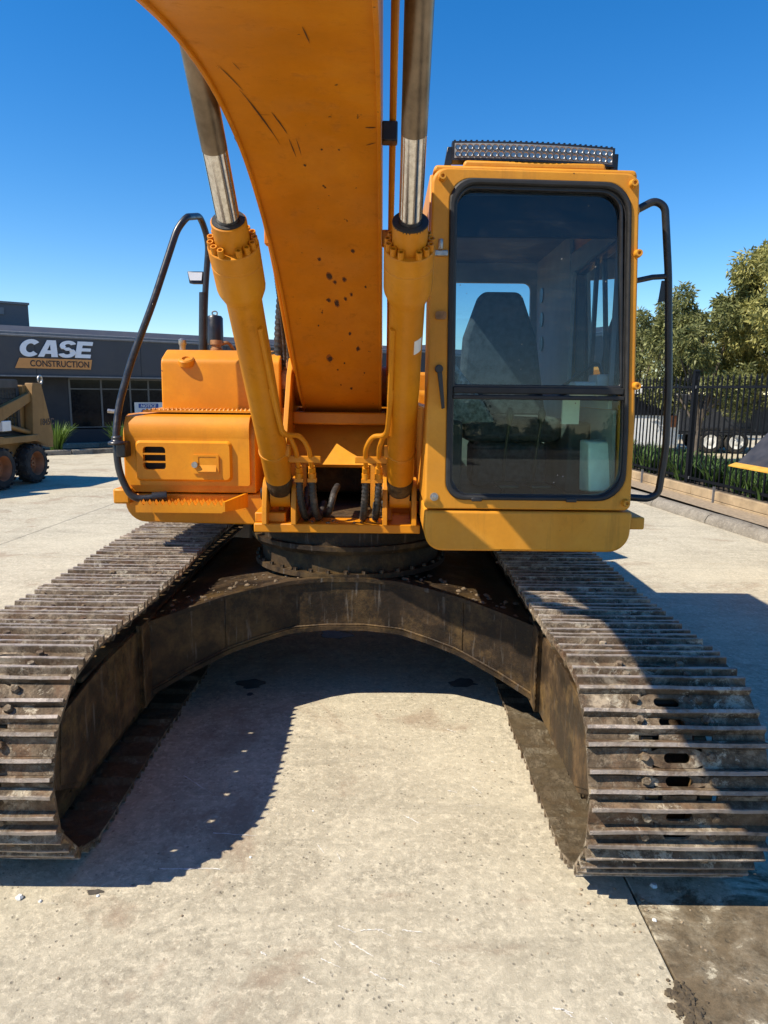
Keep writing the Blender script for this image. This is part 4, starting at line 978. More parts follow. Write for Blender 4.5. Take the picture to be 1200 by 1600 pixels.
sg = empty('shop_sign', (-10.4, 19.2, 0), ang); L(sg)
tag(sg, 'sign reading CASE in white capitals above an orange CONSTRUCTION strip on the fascia', 'sign')
sx0, sz0 = .62, 2.58
xx = sx0
for f, wd in ((letter_C, .50), (letter_A, .515), (letter_S, .475), (letter_E, .45)):
    b = letters(f(), H_, .04); k = b.build('letter', 'sign_white', sg, shift=(0, 0, 0))
    k.location = (xx, .035, sz0); k.scale = (.96, 1, .87); xx += wd * .96
b = B(); b.prism([(sx0 - .10, 2.265), (sx0 + 1.84, 2.265), (sx0 + 1.89, 2.535), (sx0 + .02, 2.535)], .005, .035, 'Y'); bar = b.build('orange_strip', 'sign_orange', sg, shift=(0, 0, 0))
me = text_mesh('CONSTRUCTION', .235, .004, 0, .004, 1.02); me.materials.append(M['sign_dark'])
o = bpy.data.objects.new('strip_lettering', me); col.objects.link(o); o.parent = bar
wdt = max(v.co.x for v in me.vertices); o.rotation_euler = (R(90), 0, 0); o.location = (sx0 + .27, .0, 2.318); o.scale = (1.53 / wdt, 1, 1)
# notice board, roof plant box
nb = empty('notice_board', (-10.4, 19.2, 0), ang); L(nb)
tag(nb, 'white board with a blue NOTICE heading below the showroom windows', 'sign')
b = B(); b.box(3.78, 5.2, .50, .53, .93, 1.33); b.build('board', 'white', nb, shift=(0, 0, 0))
b = B(); b.box(3.90, 4.50, .492, .499, 1.16, 1.29); hd = b.build('heading', 'blue_sign', nb, shift=(0, 0, 0))
me = text_mesh('NOTICE', .125, .003, .15, .002); me.materials.append(M['white']); o = bpy.data.objects.new('heading_lettering', me); col.objects.link(o); o.parent = hd; o.rotation_euler = (R(90), 0, 0); o.location = (3.955, .489, 1.18)
wdt = max(v.co.x for v in me.vertices); o.scale = (.48 / wdt, 1, 1)
b = B(); b.lathe((4.05, .497, 1.05), (0, -1, 0), [(0, .075), (.004, .075), (.004, .055), (.0, .055)], 20); b.cyl((4.05, .497, 1.065), (4.05, .49, 1.065), .022, n=12); b.box(4.02, 4.08, .49, .497, 1.0, 1.045); b.build('pictogram', 'blue_sign', nb, shift=(0, 0, 0))
for z in (1.10, 1.055, 1.01):
    b = B(); b.box(4.2, 4.55, .494, .499, z - .008, z + .008); b.build('printed_line', 'blue_sign', nb, shift=(0, 0, 0))
b = B(); b.box(3.85, 3.9, .53, .60, 0, 1.3); b.box(5.0, 5.05, .53, .60, 0, 1.3); b.build('stand', 'alu', nb, shift=(0, 0, 0))
rb = empty('rooftop_cabin', (-10.4, 19.2, 0), ang); L(rb)
tag(rb, 'grey clad plant cabin rising over the showroom roof at its left end', 'building')
b = B(); b.box(-7.5, 1.36, 2.5, 7, 3.2, 4.18); b.build('cladding', 'grey_box', rb, shift=(0, 0, 0))
b = B(); b.box(-7.55, 1.39, 2.45, 7.05, 4.18, 4.24); b.build('capping', 'flash', rb, shift=(0, 0, 0))
b = B(); b.box(.56, .70, 2.46, 2.495, 3.86, 4.06); b.box(.12, .17, 2.47, 2.495, 3.3, 4.1); b.build('vent_cover', 'flash', rb, shift=(0, 0, 0))

# garden strip with kerb before the showroom
fb = tag(empty('planting_bed', (-10.4, 19.2, 0), ang), 'narrow planting bed with a pale kerb along the showroom', kind='structure'); L(fb)
b = B(); b.box(x0, x1, -1.35, .62, -.02, .03); b.build('soil', 'soil', fb, shift=(0, 0, 0))
for i in range(24):
    a = x0 + (x1 - x0) * i / 24
    b = B(); b.box(a + .006, a + (x1 - x0) / 24 - .006, -1.52, -1.35, -.02, .13); b.build('kerb_stone', 'kerb', fb, shift=(0, 0, 0), bevel=.03)
    b = B(); b.box(a + .006, a + (x1 - x0) / 24 - .006, .30, .60, -.02, .16); b.build('kerb_stone', 'kerb', fb, shift=(0, 0, 0), bevel=.02)

# strappy plants
def leafmat(name, c1, c2, trans=0.25):
    k = N(name); gi = k.n('ShaderNodeNewGeometry')
    cc = k.ramp(gi.outputs['Random Per Island'], [(0.0, c1), (0.75, c2), (1.0, tuple(min(1, x * 1.35) for x in c2))])
    k.color(cc); k.rough(0.5); k.b.inputs['Specular IOR Level'].default_value = 0.3
    tr = k.n('ShaderNodeBsdfTranslucent'); k.l(cc, tr.inputs[0]); mx = k.n('ShaderNodeMixShader'); mx.inputs[0].default_value = trans
    k.l(k.b.outputs[0], mx.inputs[1]); k.l(tr.outputs[0], mx.inputs[2]); k.l(mx.outputs[0], k.t.nodes['Material Output'].inputs[0]); return k.m
M['strap'] = leafmat('strap_leaf', (0.05, 0.10, 0.018), (0.13, 0.21, 0.035))
M['hedge'] = leafmat('low_bed_leaf', (0.035, 0.072, 0.016), (0.10, 0.165, 0.040))
M['gum'] = leafmat('olive_leaf', (0.15, 0.155, 0.040), (0.38, 0.35, 0.11))
M['gum2'] = leafmat('dark_olive_leaf', (0.085, 0.100, 0.032), (0.22, 0.225, 0.080))
M['bark'] = plain('bark', (0.10, 0.08, 0.06), 0.9, var=0.4, scale=8, bump=0.6)
def strap_leaves(n, rad, h, wd, seed):
    r = random.Random(seed); b = B()
    for i in range(n):
        a = r.uniform(0, 2 * math.pi); ln = h * r.uniform(.7, 1.15); sp = r.uniform(.15, .75) * ln
        c, s_ = math.cos(a), math.sin(a); bx, by = r.uniform(0, rad * .35) * c, r.uniform(0, rad * .35) * s_
        px, py = -s_, c; row = []
        for q in range(5):
            u = q / 4; d = sp * u ** 1.6; z = ln * (u - .25 * (sp / ln) * u ** 3) ; ww = wd * (1 - u ** 2.2) * .5 + .001
            row.append(((bx + c * d + px * ww, by + s_ * d + py * ww, z), (bx + c * d - px * ww, by + s_ * d - py * ww, z)))
        o_ = len(b.v)
        for p, q in row: b.v += [p, q]
        for q in range(4): b.f.append((o_ + 2 * q, o_ + 2 * q + 1, o_ + 2 * q + 3, o_ + 2 * q + 2))
    return b
for i, (px, py, hh, lab) in enumerate(((-8.75, 18.95, .85, 'spiky green plant in the showroom bed just behind the small loader'), (-7.35, 19.75, .80, 'spiky green plant in the showroom bed beside the excavator rail'))):
    pl = empty('strappy_plant', (px, py, .02), i * 1.3); tag(pl, lab, 'plant', 'spiky plants along the showroom')
    L(pl); strap_leaves(170, .4, hh, .035, 5 + i).build('leaf_clump', 'strap', pl, shift=(0, 0, 0))

# ================================================================== SMALL LOADERS
M['tyre'] = plain('tyre_rubber', (0.022, 0.021, 0.020), 0.8, var=0.5, scale=10, bump=0.3, dirt=(0.09, 0.08, 0.065))
M['rim'] = plain('orange_rim', (0.30, 0.115, 0.045), 0.6, var=0.3, scale=8)
M['cage'] = plain('brown_grey_cage', (0.060, 0.058, 0.055), 0.6, var=0.25)
def tyre_mesh():
    b = MB(); r = .37; wdt = .25
    b.lathe((-wdt / 2, 0, 0), (1, 0, 0), [(0, .22), (0, .31), (.03, .345), (.07, .355), (wdt - .07, .355), (wdt - .03, .345), (wdt, .31), (wdt, .22)], 40, cap=False)
    for i in range(18):
        for sd in (-1, 1):
            a = 2 * math.pi * (i + (.5 if sd > 0 else 0)) / 18; vs_ = []
            for (x, da, rr) in ((0.0, -.02, .35), (sd * .128, .12, .33), (sd * .128, .22, .33), (0.0, .10, .35), (0.0, -.02, .370), (sd * .128, .10, .360), (sd * .128, .24, .360), (0.0, .13, .370)):
                vs_.append((x, rr * math.cos(a + da), rr * math.sin(a + da)))
            b.add(vs_, [(0, 1, 2, 3), (4, 7, 6, 5), (0, 4, 5, 1), (1, 5, 6, 2), (2, 6, 7, 3), (3, 7, 4, 0)])
    return b.mesh('tyre', 'tyre')
def rim_mesh():
    b = MB(); b.lathe((.115, 0, 0), (-1, 0, 0), [(0, .225), (.02, .205), (.09, .19), (.13, .17), (.13, .06), (.08, .055), (.08, .02)], 28, cap=False)
    for i in range(8):
        a = 2 * math.pi * i / 8; b.cyl((-.015, .11 * math.cos(a), .11 * math.sin(a)), (.01, .11 * math.cos(a), .11 * math.sin(a)), .014, n=6)
    return b.mesh('rim', 'rim')
ty_me, rm_me = tyre_mesh(), rim_mesh()
def loader(loc, rz, label, lift=0.0, tilt=0.0, text=None):
    """skid steer facing local -Y"""
    t = empty('skid_steer_loader', loc, rz); tag(t, label, 'loader'); L(t); z0 = (0, 0, 0)
    for sx_ in (1, -1):
        for y in (-.48, .48):
            o = bpy.data.objects.new('wheel', ty_me); col.objects.link(o); o.parent = t; o.location = (sx_ * .64, y, .375); o.rotation_euler = (random.uniform(0, 1), 0, 0)
            if sx_ < 0: o.rotation_euler = (random.uniform(0, 1), 0, math.pi)
            q = bpy.data.objects.new('rim', rm_me); col.objects.link(q); q.parent = o
        b = B(); b.box(sx_ * .50 - .02, sx_ * .50 + .02, -.95, .95, .40, .80); b.box(min(sx_ * .50, sx_ * .74), max(sx_ * .50, sx_ * .74), -.80, .62, .78, .90); b.build('chassis_side', 'paint_old', t, shift=z0, bevel=.012)
        b = B(); b.prism([(.50, .80), (1.12, .62), (1.14, .92), (.86, 1.84), (.60, 1.84), (.58, 1.75)], min(sx_ * .54, sx_ * .70), max(sx_ * .54, sx_ * .70)); tw = b.build('tower', 'paint_old', t, shift=z0, bevel=.012)
        b = B(); b.box(min(sx_ * .44, sx_ * .56), max(sx_ * .44, sx_ * .56), .50, .66, 1.62, 1.80); b.build('tower_cap', 'paint_old', tw, shift=z0, bevel=.01)
        if sx_ > 0:
            b = B(); b.tube([(.63 + .0, .94 + .06 * math.cos(a), 1.90 + .075 * math.sin(a)) for a in [2 * math.pi * i / 14 for i in range(15)]], .018, 8); b.build('tow_hook', 'steel', tw, shift=z0)
            if text:
                me = text_mesh(text, .17, .003, .12, .003); me.materials.append(M['sign_dark']); o = bpy.data.objects.new('model_lettering', me); col.objects.link(o); o.parent = tw
                o.rotation_euler = (R(90), 0, R(90)); o.location = (.703, .72, 1.06)
        # lift arm: beam pivoting on the tower, front drop, link, cylinder
        piv = Vector((0, .72, 1.70)); ca, sa = math.cos(lift), math.sin(lift)
        rot = lambda p: (piv.y + (p[0] - piv.y) * ca - (p[1] - piv.z) * -sa, piv.z - (p[0] - piv.y) * sa + (p[1] - piv.z) * ca)
        arm = [(.74, 1.72), (.74, 1.57), (-.55, 1.07), (-1.02, .55), (-1.05, .28), (-1.20, .28), (-1.20, .62), (-.62, 1.32)]
        b = B(); b.prism([rot(p) for p in arm], min(sx_ * .56, sx_ * .66), max(sx_ * .56, sx_ * .66)); b.build('lift_arm', 'paint_old', t, shift=z0, bevel=.012)
        a1 = rot((-.18, 1.20)); b = B(); b.cyl((sx_ * .61, .60, .92), (sx_ * .61, a1[0], a1[1] - .1), .045, n=12); b.build('lift_cylinder', 'paint_old', t, shift=z0)
        b = B(); b.box(min(sx_ * .57, sx_ * .68), max(sx_ * .57, sx_ * .68), a1[0] - .14, a1[0] + .10, a1[1] - .20, a1[1] - .02); b.build('pivot_block', 'white', t, shift=z0, bevel=.01)
    b = B(); b.box(-.50, .50, -.95, 1.05, .30, .95); b.build('chassis', 'cage', t, shift=z0, bevel=.02)
    b = B(); b.prism([(.45, .95), (1.06, .95), (1.02, 1.35), (.45, 1.45)], -.52, .52); b.build('engine_cover', 'paint_old', t, shift=z0, bevel=.03)
    cg = B()
    cg.prism(rpoly([(-.72, 1.74), (.46, 1.74), (.46, 1.90), (-.66, 1.90)], [.02, .03, .05, .05], 4), -.50, .50)
    for x in (-.50, .46):
        cg.box(x, x + .04, -.74, -.66, .95, 1.76); cg.box(x, x + .04, .40, .48, .95, 1.76); cg.box(x, x + .04, -.66, .40, .95, 1.02)
    cg = cg.build('safety_cage', 'cage', t, shift=z0, bevel=.01)
    for x in (-.485, .475):
        b = B()
        for i in range(13): b.box(x, x + .010, -.64 + .085 * i, -.625 + .085 * i, 1.02, 1.74)
        for i in range(9): b.box(x + .008, x + .017, -.66, .40, 1.04 + .085 * i, 1.052 + .085 * i)
        b.build('side_mesh', 'black', cg, shift=z0)
    b = B(); b.box(-.25, .25, -.2, .3, .95, 1.15); b.box(-.25, .25, .2, .32, 1.1, 1.6); b.build('seat', 'black', t, shift=z0, bevel=.04)
    b = B(); b.lathe((.2, -.1, 1.90), (0, 0, 1), [(0, .06), (.09, .055), (.11, .03)], 12); b.build('beacon', 'rim', t, shift=z0)
    # bucket on the arm ends
    e = rot((-1.12, .34)); ct, st_ = math.cos(tilt), math.sin(tilt)
    rt = lambda p: (e[0] + p[0] * ct + p[1] * st_, e[1] - p[0] * st_ + p[1] * ct)
    bk = [(0, .74), (-.10, .80), (-.80, -.02), (-.80, -.04), (-.22, -.05), (-.02, .05)]
    b = B(); b.prism([rt(p) for p in bk], -.86, .86, 'X'); bo_ = b.build('bucket', 'bucket', t, shift=z0, bevel=.008)
    b = B(); b.prism([rt(p) for p in [(-.87, -.052), (-.87, -.042), (-.80, -.012), (-.10, -.022), (-.10, -.062)]], -.875, .875, 'X'); b.build('cutting_edge', 'edge_yellow', bo_, shift=z0)
    b = B(); b.prism([rt(p) for p in [(-.34, .10), (-.50, .10), (-.36, .36)]], -.864, -.86, 'X'); b.prism([rt(p) for p in [(-.34, .10), (-.50, .10), (-.36, .36)]], .86, .864, 'X'); b.build('wear_patch', 'frame', bo_, shift=z0)
    return t
M['bucket'] = plain('dark_bucket_steel', (0.035, 0.034, 0.038), 0.6, var=0.4, scale=6, dirt=(0.07, 0.05, 0.03))
M['edge_yellow'] = plain('yellow_edge', (0.70, 0.36, 0.04), 0.5, var=0.15)
loader((-7.25, 12.75, 0), R(-7), 'small faded tan loader with mesh cab standing before the dark showroom', text='1845C')
loader((5.77, 6.25, 0), R(-84), 'small loader beside the kerb with its dark bucket held up', lift=.365, tilt=.06)

# ================================================================== FENCE, KERB, GARDEN, TREES, VEHICLES (right)
fdir = Vector((-.107, 1, 0)).normalized(); f0 = Vector((5.2, 12.1, 0))
frot = math.atan2(fdir.y, fdir.x) - math.pi / 2
def fp(s, off=0.0, z=0.0): return f0 + fdir * s + Vector((fdir.y, -fdir.x, 0)) * off + Vector((0, 0, z))
ke = tag(empty('kerb', (0, 0, 0)), 'worn rounded concrete kerb along the yard edge', kind='structure')
kdir = Vector((-.135, 1, 0)).normalized()
for i in range(16):
    a = Vector((4.62, 8.4, 0)) + kdir * (-6.2 + 1.5 * i); c = a + kdir * 1.49; nx = Vector((kdir.y, -kdir.x, 0))
    pr = [(0, -.03), (.0, .045), (.04, .11), (.10, .135), (.19, .135), (.24, .10), (.26, -.03)]
    b = B(); b.loft([[p + nx * q[0] + Vector((random.uniform(-.006, .006), 0, q[1] + random.uniform(-.006, .006))) for q in pr] for p in (a, a.lerp(c, .33), a.lerp(c, .66), c)]); b.build('kerb_stone', 'kerb', ke, sharp=50)
b = B(); b.add([fp(-9, -.66, .11), fp(16, -.66, .11), fp(16, 1.7, .11), fp(-9, 1.7, .11)], [(0, 1, 2, 3)]); tag(b.build('verge', 'mud'), 'dusty soil strip between kerb and timber edging', kind='structure')
M['timber'] = plain('weathered_pine', (0.40, 0.29, 0.165), 0.8, var=0.25, scale=4, bump=0.3, dirt=(0.22, 0.15, 0.085))
te = tag(empty('timber_edging', fp(0)), 'low retaining edge of two pale timber sleepers under the black fence', 'retaining wall')
L(te); SHIFT[te] = tuple(fp(0))
for i in range(10):
    for j in range(2):
        s0 = -8.6 + 2.4 * i + (.9 if j else 0); b = B()
        P8 = [fp(s, o_, z) for s in (s0, s0 + 2.39) for o_, z in ((-.22, .0 + .145 * j), (-.14, .0 + .145 * j), (-.14, .14 + .145 * j), (-.22, .14 + .145 * j))]
        b.add(P8, [(0, 1, 2, 3), (4, 7, 6, 5), (0, 4, 5, 1), (1, 5, 6, 2), (2, 6, 7, 3), (3, 7, 4, 0)]); b.build('plank', 'timber', te, bevel=.008)
for i in range(10):
    b = B(); b.box(-.02, .02, -.006, .006, 0, .36); o = b.build('edging_peg', 'flash', te, shift=(0, 0, 0)); o.location = fdir * (-8.4 + 2.4 * i + (0 if i != 3 else 0)) + Vector((fdir.y, -fdir.x, 0)) * -.235; o.rotation_euler = (0, 0, frot)
b = B(); b.add([fp(-9, -.14, .27), fp(16, -.14, .27), fp(16, 1.5, .27), fp(-9, 1.5, .27)], [(0, 1, 2, 3)]); tag(b.build('garden_soil', 'soil'), 'raised soil of the bed behind the timber edging', kind='structure')
M['fence'] = plain('black_fence_paint', (0.004, 0.005, 0.007), 0.6, var=0.3); M['fence'].node_tree.nodes['Principled BSDF'].inputs['Specular IOR Level'].default_value = 0.2
fe = empty('steel_fence', fp(0)); tag(fe, 'tall black steel fence of spear topped pickets along the garden bed', 'fence')
SHIFT[fe] = tuple(fp(0))
pk = MB(); pk.cyl((0, 0, .16), (0, 0, 1.98), .0145, n=8); pk.lathe((0, 0, 1.98), (0, 0, 1), [(0, .0125), (.012, .018), (.03, .02), (.06, .012), (.095, .002)], 8); pk_me = pk.mesh('picket', 'fence')
po = MB(); po.box(-.04, .04, -.04, .04, .02, 2.13); po.box(-.046, .046, -.046, .046, 2.13, 2.145); po.prism([(-.04, 2.145), (.04, 2.145), (.0, 2.17)], -.04, .04, 'X'); po_me = po.mesh('fence_post', 'fence')
for i in range(-3, 7):
    o = bpy.data.objects.new('fence_post', po_me); col.objects.link(o); o.parent = fe; o.location = fdir * (2.42 * i); o.rotation_euler = (0, 0, frot)
    for z in (.36, 1.88):
        b = B(); b.box(-.02, .02, .04, 2.38, z - .02, z + .02); r_ = b.build('rail', 'fence', fe, shift=(0, 0, 0)); r_.location = fdir * (2.42 * i); r_.rotation_euler = (0, 0, frot)
        for e in (.045, 2.36):
            b = B(); b.box(-.022, .022, e, e + .025, z - .022, z + .022); k = b.build('rail_bracket', 'flash', r_, shift=(0, 0, 0))
    for j in range(17):
        o = bpy.data.objects.new('picket', pk_me); col.objects.link(o); o.parent = fe; o.location = fdir * (2.42 * i + .14 * (j + .65) ); o.rotation_euler = (0, random.uniform(-.006, .006), random.uniform(0, 6))
# low bed plants: nobody could count them
b = B(); r = random.Random(3)
for i in range(620):
    s, of = r.uniform(-6, 12), r.uniform(.05, 1.25); c = fp(s, of, .27)
    q = strap_leaves(20, .25, r.uniform(.28, .46), .042, 100 + i)
    b.add([(c.x + v[0], c.y + v[1], c.z + v[2]) for v in q.v], q.f)
tag(b.build('bed_foliage', 'hedge'), 'low strappy green plants filling the bed behind the fence', kind='stuff')

def tree(loc, h, crad, seed, mat, label, nleaf=9000, trunk_h=None, group='trees behind the black fence', leaf=.15):
    r = np.random.default_rng(seed); rr = random.Random(seed)
    t = empty('tree', loc, rr.uniform(0, 6)); tag(t, label, 'tree', group); L(t)
    th = trunk_h or h * .4; b = B()
    b.tube(smooth_path([(0, 0, -.1), (.05, .02, th * .5), (.02, .06, th), (.1, 0, h * .72)], 4), .1, 10, True, [max(.03, .11 * h / 5 * (1 - .8 * i / 12)) for i in range(13)])
    clumps = []
    nb = 15
    for i in range(nb):
        a = i * 2.4 + rr.uniform(-.4, .4); e = rr.uniform(-.35, 1.0); z = th + (h - th) * (.38 + .5 * e); rad = crad * math.sqrt(max(.12, 1 - (e * .85) ** 2)) * rr.uniform(.55, .9)
        c = Vector((rad * math.cos(a), rad * math.sin(a), z)); clumps.append((c, crad * rr.uniform(.30, .48)))
        b.tube(smooth_path([(.03, .03, th * rr.uniform(.7, 1.2)), tuple(c * .5 + Vector((0, 0, th * .6))), tuple(c)], 3), .03, 6, True, [.035 * (1 - .12 * k) for k in range(7)])
    b.build('trunk', 'bark', t, shift=(0, 0, 0))
    sub = []
    for c, cr in clumps:
        for k in range(7):
            d = Vector((rr.gauss(0, 1), rr.gauss(0, 1), rr.gauss(0, .8))).normalized() * cr * rr.uniform(.5, 1.05); sub.append((c + d, cr * rr.uniform(.28, .5)))
    n = nleaf; idx = r.integers(0, len(sub), n); C = np.array([s[0][:] for s in sub])[idx]; RD = np.array([s[1] for s in sub])[idx]
    d = r.normal(size=(n, 3)); d /= np.linalg.norm(d, axis=1)[:, None]; P = C + d * (RD * r.uniform(.35, 1.1, n) ** .6)[:, None]
    ax = r.normal(size=(n, 3)) * .7 + d * .5; ax[:, 2] -= .55; ax /= np.linalg.norm(ax, axis=1)[:, None]
    sd = np.cross(ax, r.normal(size=(n, 3))); sd /= np.linalg.norm(sd, axis=1)[:, None]
    ln = leaf * r.uniform(.6, 1.2, n)[:, None]; wd = ln * .15
    V = np.empty((n, 4, 3)); V[:, 0] = P; V[:, 1] = P + ax * ln * .45 + sd * wd; V[:, 2] = P + ax * ln; V[:, 3] = P + ax * ln * .45 - sd * wd
    me = bpy.data.meshes.new('crown'); me.vertices.add(n * 4); me.vertices.foreach_set('co', V.reshape(-1)); me.loops.add(n * 4); me.loops.foreach_set('vertex_index', np.arange(n * 4, dtype=np.int32))
    me.polygons.add(n); me.polygons.foreach_set('loop_start', np.arange(0, n * 4, 4, dtype=np.int32)); me.update(); me.validate()
    me.materials.append(M[mat]); o = bpy.data.objects.new('crown', me); col.objects.link(o); o.parent = t
    return t
tree((9.75, 16.6, 0), 5.15, 2.05, 11, 'gum', 'tall pale olive tree behind the fence, cut off by the right edge', 46000, 1.25)
tree((7.75, 17.6, 0), 4.5, 1.35, 12, 'gum2', 'mid sized dark olive tree behind the fence beside the tallest one', 23000, 1.1)
tree((8.0, 22.6, 0), 4.3, 1.6, 13, 'gum2', 'smallest olive tree seen just past the cab handrail', 17000, 1.1)
tree((12.4, 20.0, 0), 5.2, 2.3, 14, 'gum2', 'broad dark olive tree standing before the dark box trailer', 32000, 1.3)
tree((6.9, 30.5, 0), 5.0, 2.1, 15, 'gum2', 'distant olive tree seen through the cab side window', 16000, 1.5)
tree((10.6, 29.0, 0), 5.0, 2.4, 16, 'gum', 'distant pale olive tree behind the white van', 20000, 1.5)
tree((15.5, 28.0, 0), 5.6, 2.8, 17, 'gum2', 'distant dark olive tree beyond the far end of the box trailer', 20000, 1.5)

M['trailer'] = plain('dark_trailer_paint', (0.035, 0.038, 0.046), 0.5, var=0.2)
tr = empty('box_trailer', (11.0, 22.3, 0), R(-8)); L(tr); tag(tr, 'dark box trailer on two axles parked beyond the black fence', 'trailer'); Z = (0, 0, 0)
b = B(); b.box(-2.6, 2.8, -.95, .95, .62, 1.75); b.build('body', 'trailer', tr, shift=Z, bevel=.03)
b = B(); b.box(-2.6, 2.8, -.97, .97, .55, .62); b.box(-2.6, -2.5, -.97, .97, .35, .62); b.build('chassis', 'black', tr, shift=Z)
for i in range(7):
    b = B(); b.box(-2.5 + .85 * i, -2.44 + .85 * i, -.985, -.952, .64, 1.74); b.build('body_rib', 'trailer', tr, shift=Z)
wm = MB(); wm.lathe((0, .1, 0), (0, -1, 0), [(0, .20), (0, .30), (.04, .34), (.18, .34), (.21, .31), (.21, .22)], 24, cap=False); wm = wm.mesh('trailer_wheel', 'tyre')
wr = MB(); wr.lathe((0, -.10, 0), (0, -1, 0), [(-.02, .22), (.02, .21), (.0, .12), (.02, .08), (.03, .03)], 20); wr = wr.mesh('rim', 'white')
for x in (-1.05, -.30):
    for y in (-.85, .85):
        o = bpy.data.objects.new('wheel', wm); col.objects.link(o); o.parent = tr; o.location = (x, y, .34); q = bpy.data.objects.new('rim', wr); col.objects.link(q); q.parent = o
b = B(); b.box(-1.5, .15, -.98, -.6, .70, .78); b.build('mudguard', 'black', tr, shift=Z, bevel=.02)
b = B(); b.box(.62, .76, -.975, -.955, .78, .90); b.build('side_marker', 'rim', tr, shift=Z)
b = B(); b.box(1.7, 1.8, -.6, -.5, 0, .55); b.box(2.8, 4.2, -.05, .05, .5, .6); b.box(4.1, 4.2, -.05, .05, 0, .55); b.build('drawbar', 'black', tr, shift=Z)
va = empty('white_van', (6.95, 21.0, 0), R(86)); L(va); tag(va, 'white van parked behind the fence to the left of the dark trailer', 'van')
vp = rpoly([(-2.3, .35), (2.3, .35), (2.35, .95), (1.75, 1.15), (1.15, 1.95), (-2.25, 2.0)], [.1, .12, .15, .2, .2, .15], 5)
b = B(); b.prism(vp, -.90, .90, 'Y'); b.build('body', 'white', va, shift=Z, bevel=.06)
for sy in (-.905, .905):
    b = B(); b.prism([(.45, 1.15), (1.55, 1.15), (1.08, 1.80), (.45, 1.80)], sy - .006, sy + .006, 'Y'); b.prism([(-2.0, 1.15), (.3, 1.15), (.3, 1.75), (-2.0, 1.75)], sy - .006, sy + .006, 'Y'); b.build('side_window', 'shop_glass', va, shift=Z)
    for x in (-1.45, 1.5):
        o = bpy.data.objects.new('wheel', wm); col.objects.link(o); o.parent = va; o.location = (x, sy * .9, .34); q = bpy.data.objects.new('rim', wr); col.objects.link(q); q.parent = o
b = B(); b.box(-2.31, -2.295, -.7, .7, 1.2, 1.75); b.build('rear_window', 'shop_glass', va, shift=Z)
for y in (-.75, .75):
    b = B(); b.box(-2.32, -2.29, y - .09, y + .09, .9, 1.2); b.build('tail_light', 'rim', va, shift=Z)

# ================================================================== behind the camera: a far belt of trees that the cab glass mirrors
def belt():
    r = np.random.default_rng(5); n = 60000
    xs_ = r.uniform(-70, 70, n); hgt = 3.2 + 1.6 * np.sin(xs_ * .23) + 1.1 * np.sin(xs_ * .71 + 1) + .6 * np.sin(xs_ * 1.9)
    P = np.stack([xs_, -75 + r.normal(0, 2.0, n), np.clip(hgt, 1.5, None) * r.uniform(.02, 1, n) ** .7], 1)
    ax = r.normal(size=(n, 3)); ax /= np.linalg.norm(ax, axis=1)[:, None]; sd = np.cross(ax, r.normal(size=(n, 3))); sd /= np.linalg.norm(sd, axis=1)[:, None]
    V = np.empty((n, 4, 3)); V[:, 0] = P; V[:, 1] = P + ax * .2 + sd * .13; V[:, 2] = P + ax * .4; V[:, 3] = P + ax * .2 - sd * .13
    me = bpy.data.meshes.new('tree_belt'); me.vertices.add(n * 4); me.vertices.foreach_set('co', V.reshape(-1)); me.loops.add(n * 4); me.loops.foreach_set('vertex_index', np.arange(n * 4, dtype=np.int32))
    me.polygons.add(n); me.polygons.foreach_set('loop_start', np.arange(0, n * 4, 4, dtype=np.int32)); me.update(); me.materials.append(M['gum2'])
    o = bpy.data.objects.new('tree_belt', me); col.objects.link(o); tag(o, 'dark belt of trees across the yard, mirrored in the cab glass', kind='stuff')
belt()

# ================================================================== small things on the ground
M['chalk_sun'] = plain('scrape_sun_leak', (0.66, 0.63, 0.56), 0.95, var=0.3, scale=90)
M['oil'] = plain('old_oil_stain', (0.075, 0.065, 0.052), 0.6, var=0.5, scale=14)
r = random.Random(31)
def flat(poly, name, mat, z=.0022):
    b = B(); b.add([(x, y, z) for x, y in poly], [tuple(range(len(poly)))]); return b.build(name, mat, yard)
def ragged_strip(x0, y0, x1, y1, wd):
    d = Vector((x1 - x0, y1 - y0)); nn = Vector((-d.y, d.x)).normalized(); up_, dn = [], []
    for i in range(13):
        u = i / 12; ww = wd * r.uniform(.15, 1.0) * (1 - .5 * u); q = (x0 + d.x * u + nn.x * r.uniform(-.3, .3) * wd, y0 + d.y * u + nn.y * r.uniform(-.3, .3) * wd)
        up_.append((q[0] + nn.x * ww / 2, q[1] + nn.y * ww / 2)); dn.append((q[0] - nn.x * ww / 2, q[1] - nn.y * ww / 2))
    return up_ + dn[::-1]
for a in ((-.83, 2.40, -.60, 2.40, .012), (-.68, 2.62, -.50, 2.60, .008), (-.92, 3.05, -.75, 2.90, .008), (-.10, 2.05, -.02, 1.99, .010), (-.14, 2.12, -.08, 2.09, .008), (-.03, 1.93, .02, 1.90, .009), (.10, 2.75, .16, 2.70, .012), (-.25, 2.55, -.22, 2.50, .008), (.30, 2.95, .34, 2.93, .01), (-.17, 2.5, -.15, 2.45, .006)):  # first pair of strips paints sunlight leaking through the track; others are scrapes
    flat(ragged_strip(*a), 'scrape_sun_leak', 'chalk_sun')
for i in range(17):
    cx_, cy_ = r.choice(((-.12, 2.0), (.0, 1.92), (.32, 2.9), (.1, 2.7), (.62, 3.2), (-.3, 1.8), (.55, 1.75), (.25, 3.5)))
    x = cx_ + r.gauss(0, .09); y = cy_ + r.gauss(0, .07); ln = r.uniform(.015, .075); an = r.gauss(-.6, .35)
    flat(ragged_strip(x, y, x + ln * math.cos(an), y + ln * math.sin(an), r.uniform(.004, .014)), 'scrape_sun_leak', 'chalk_sun')
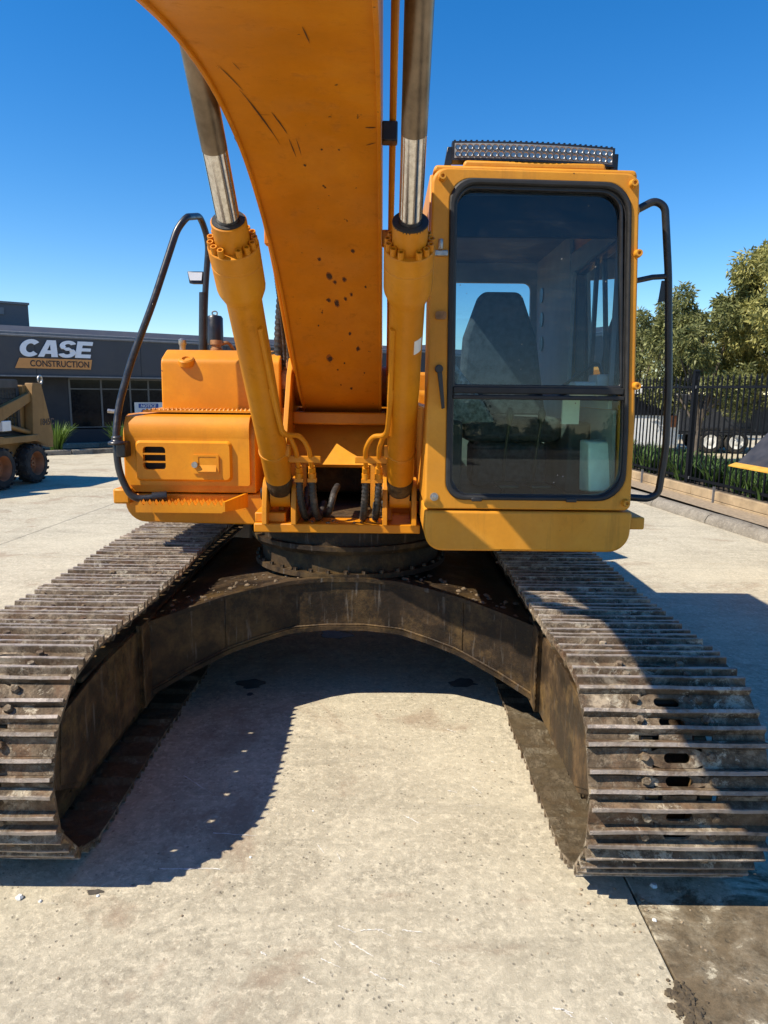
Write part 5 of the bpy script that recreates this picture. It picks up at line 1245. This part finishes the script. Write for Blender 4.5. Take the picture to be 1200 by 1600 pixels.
def blot(x, y, rx, ry, k=22):
    ph = [r.uniform(0, 6.28) for _ in range(3)]
    return [(x + rx * (1 + .22 * math.sin(3 * t + ph[0]) + .14 * math.sin(7 * t + ph[1])) * math.cos(t), y + ry * (1 + .22 * math.sin(2 * t + ph[2]) + .14 * math.sin(6 * t + ph[0])) * math.sin(t)) for t in [2 * math.pi * i / k for i in range(k)]]
for a in ((-.80, 4.1, .09, .06), (.50, 4.15, .08, .07), (-1.02, 2.27, .03, .012), (-.35, 5.0, .12, .08), (-.78, 3.95, .02, .02)):
    flat(blot(*a), 'oil_stain', 'oil')
b = B(); r = random.Random(9)
def pebble(b, x, y, s):
    k = []
    for rz_ in ((.0, .8), (.35, 1.0), (.75, .6)):
        k.append([(x + s * rz_[1] * r.uniform(.75, 1.1) * math.cos(2 * math.pi * i / 6), y + s * rz_[1] * r.uniform(.75, 1.1) * math.sin(2 * math.pi * i / 6), s * rz_[0] * r.uniform(.8, 1.2)) for i in range(6)])
    b.loft(k)
for i in range(150):
    pebble(b, r.uniform(-1.6, 2.0), r.uniform(1.5, 4.0), r.uniform(.002, .006))
b2 = B()
for i in range(260):
    pebble(b2, .905 + r.gauss(0, .022), 1.79 + r.gauss(0, .055), r.choice((.003, .004, .005, .007, .010, .014)))
for i in range(16): pebble(b, r.uniform(.7, 1.1), r.uniform(2.0, 2.35), r.uniform(.004, .009))
M['clod'] = plain('dark_clod', (0.10, 0.075, 0.045), 0.95, var=0.5, scale=40, bump=0.6)
tag(b2.build('mud_crumbs', 'clod'), 'dark heap of mud crumbs beside the muddy joint', kind='stuff')
tag(b.build('loose_grit', 'mud'), 'loose grit and mud crumbs scattered on the concrete', kind='stuff')
b = B()
for (x, y, s) in ((-1.27, 2.235, .016), (-1.19, 2.22, .008), (1.0, 2.33, .016), (.94, 2.16, .009), (-.50, 2.47, .006), (-.29, 2.78, .005), (-1.0, 2.25, .007)):
    pebble(b, x, y, s)
tag(b.build('paint_flakes', 'white'), 'pale stone chips lying on the concrete around the tracks', kind='stuff')
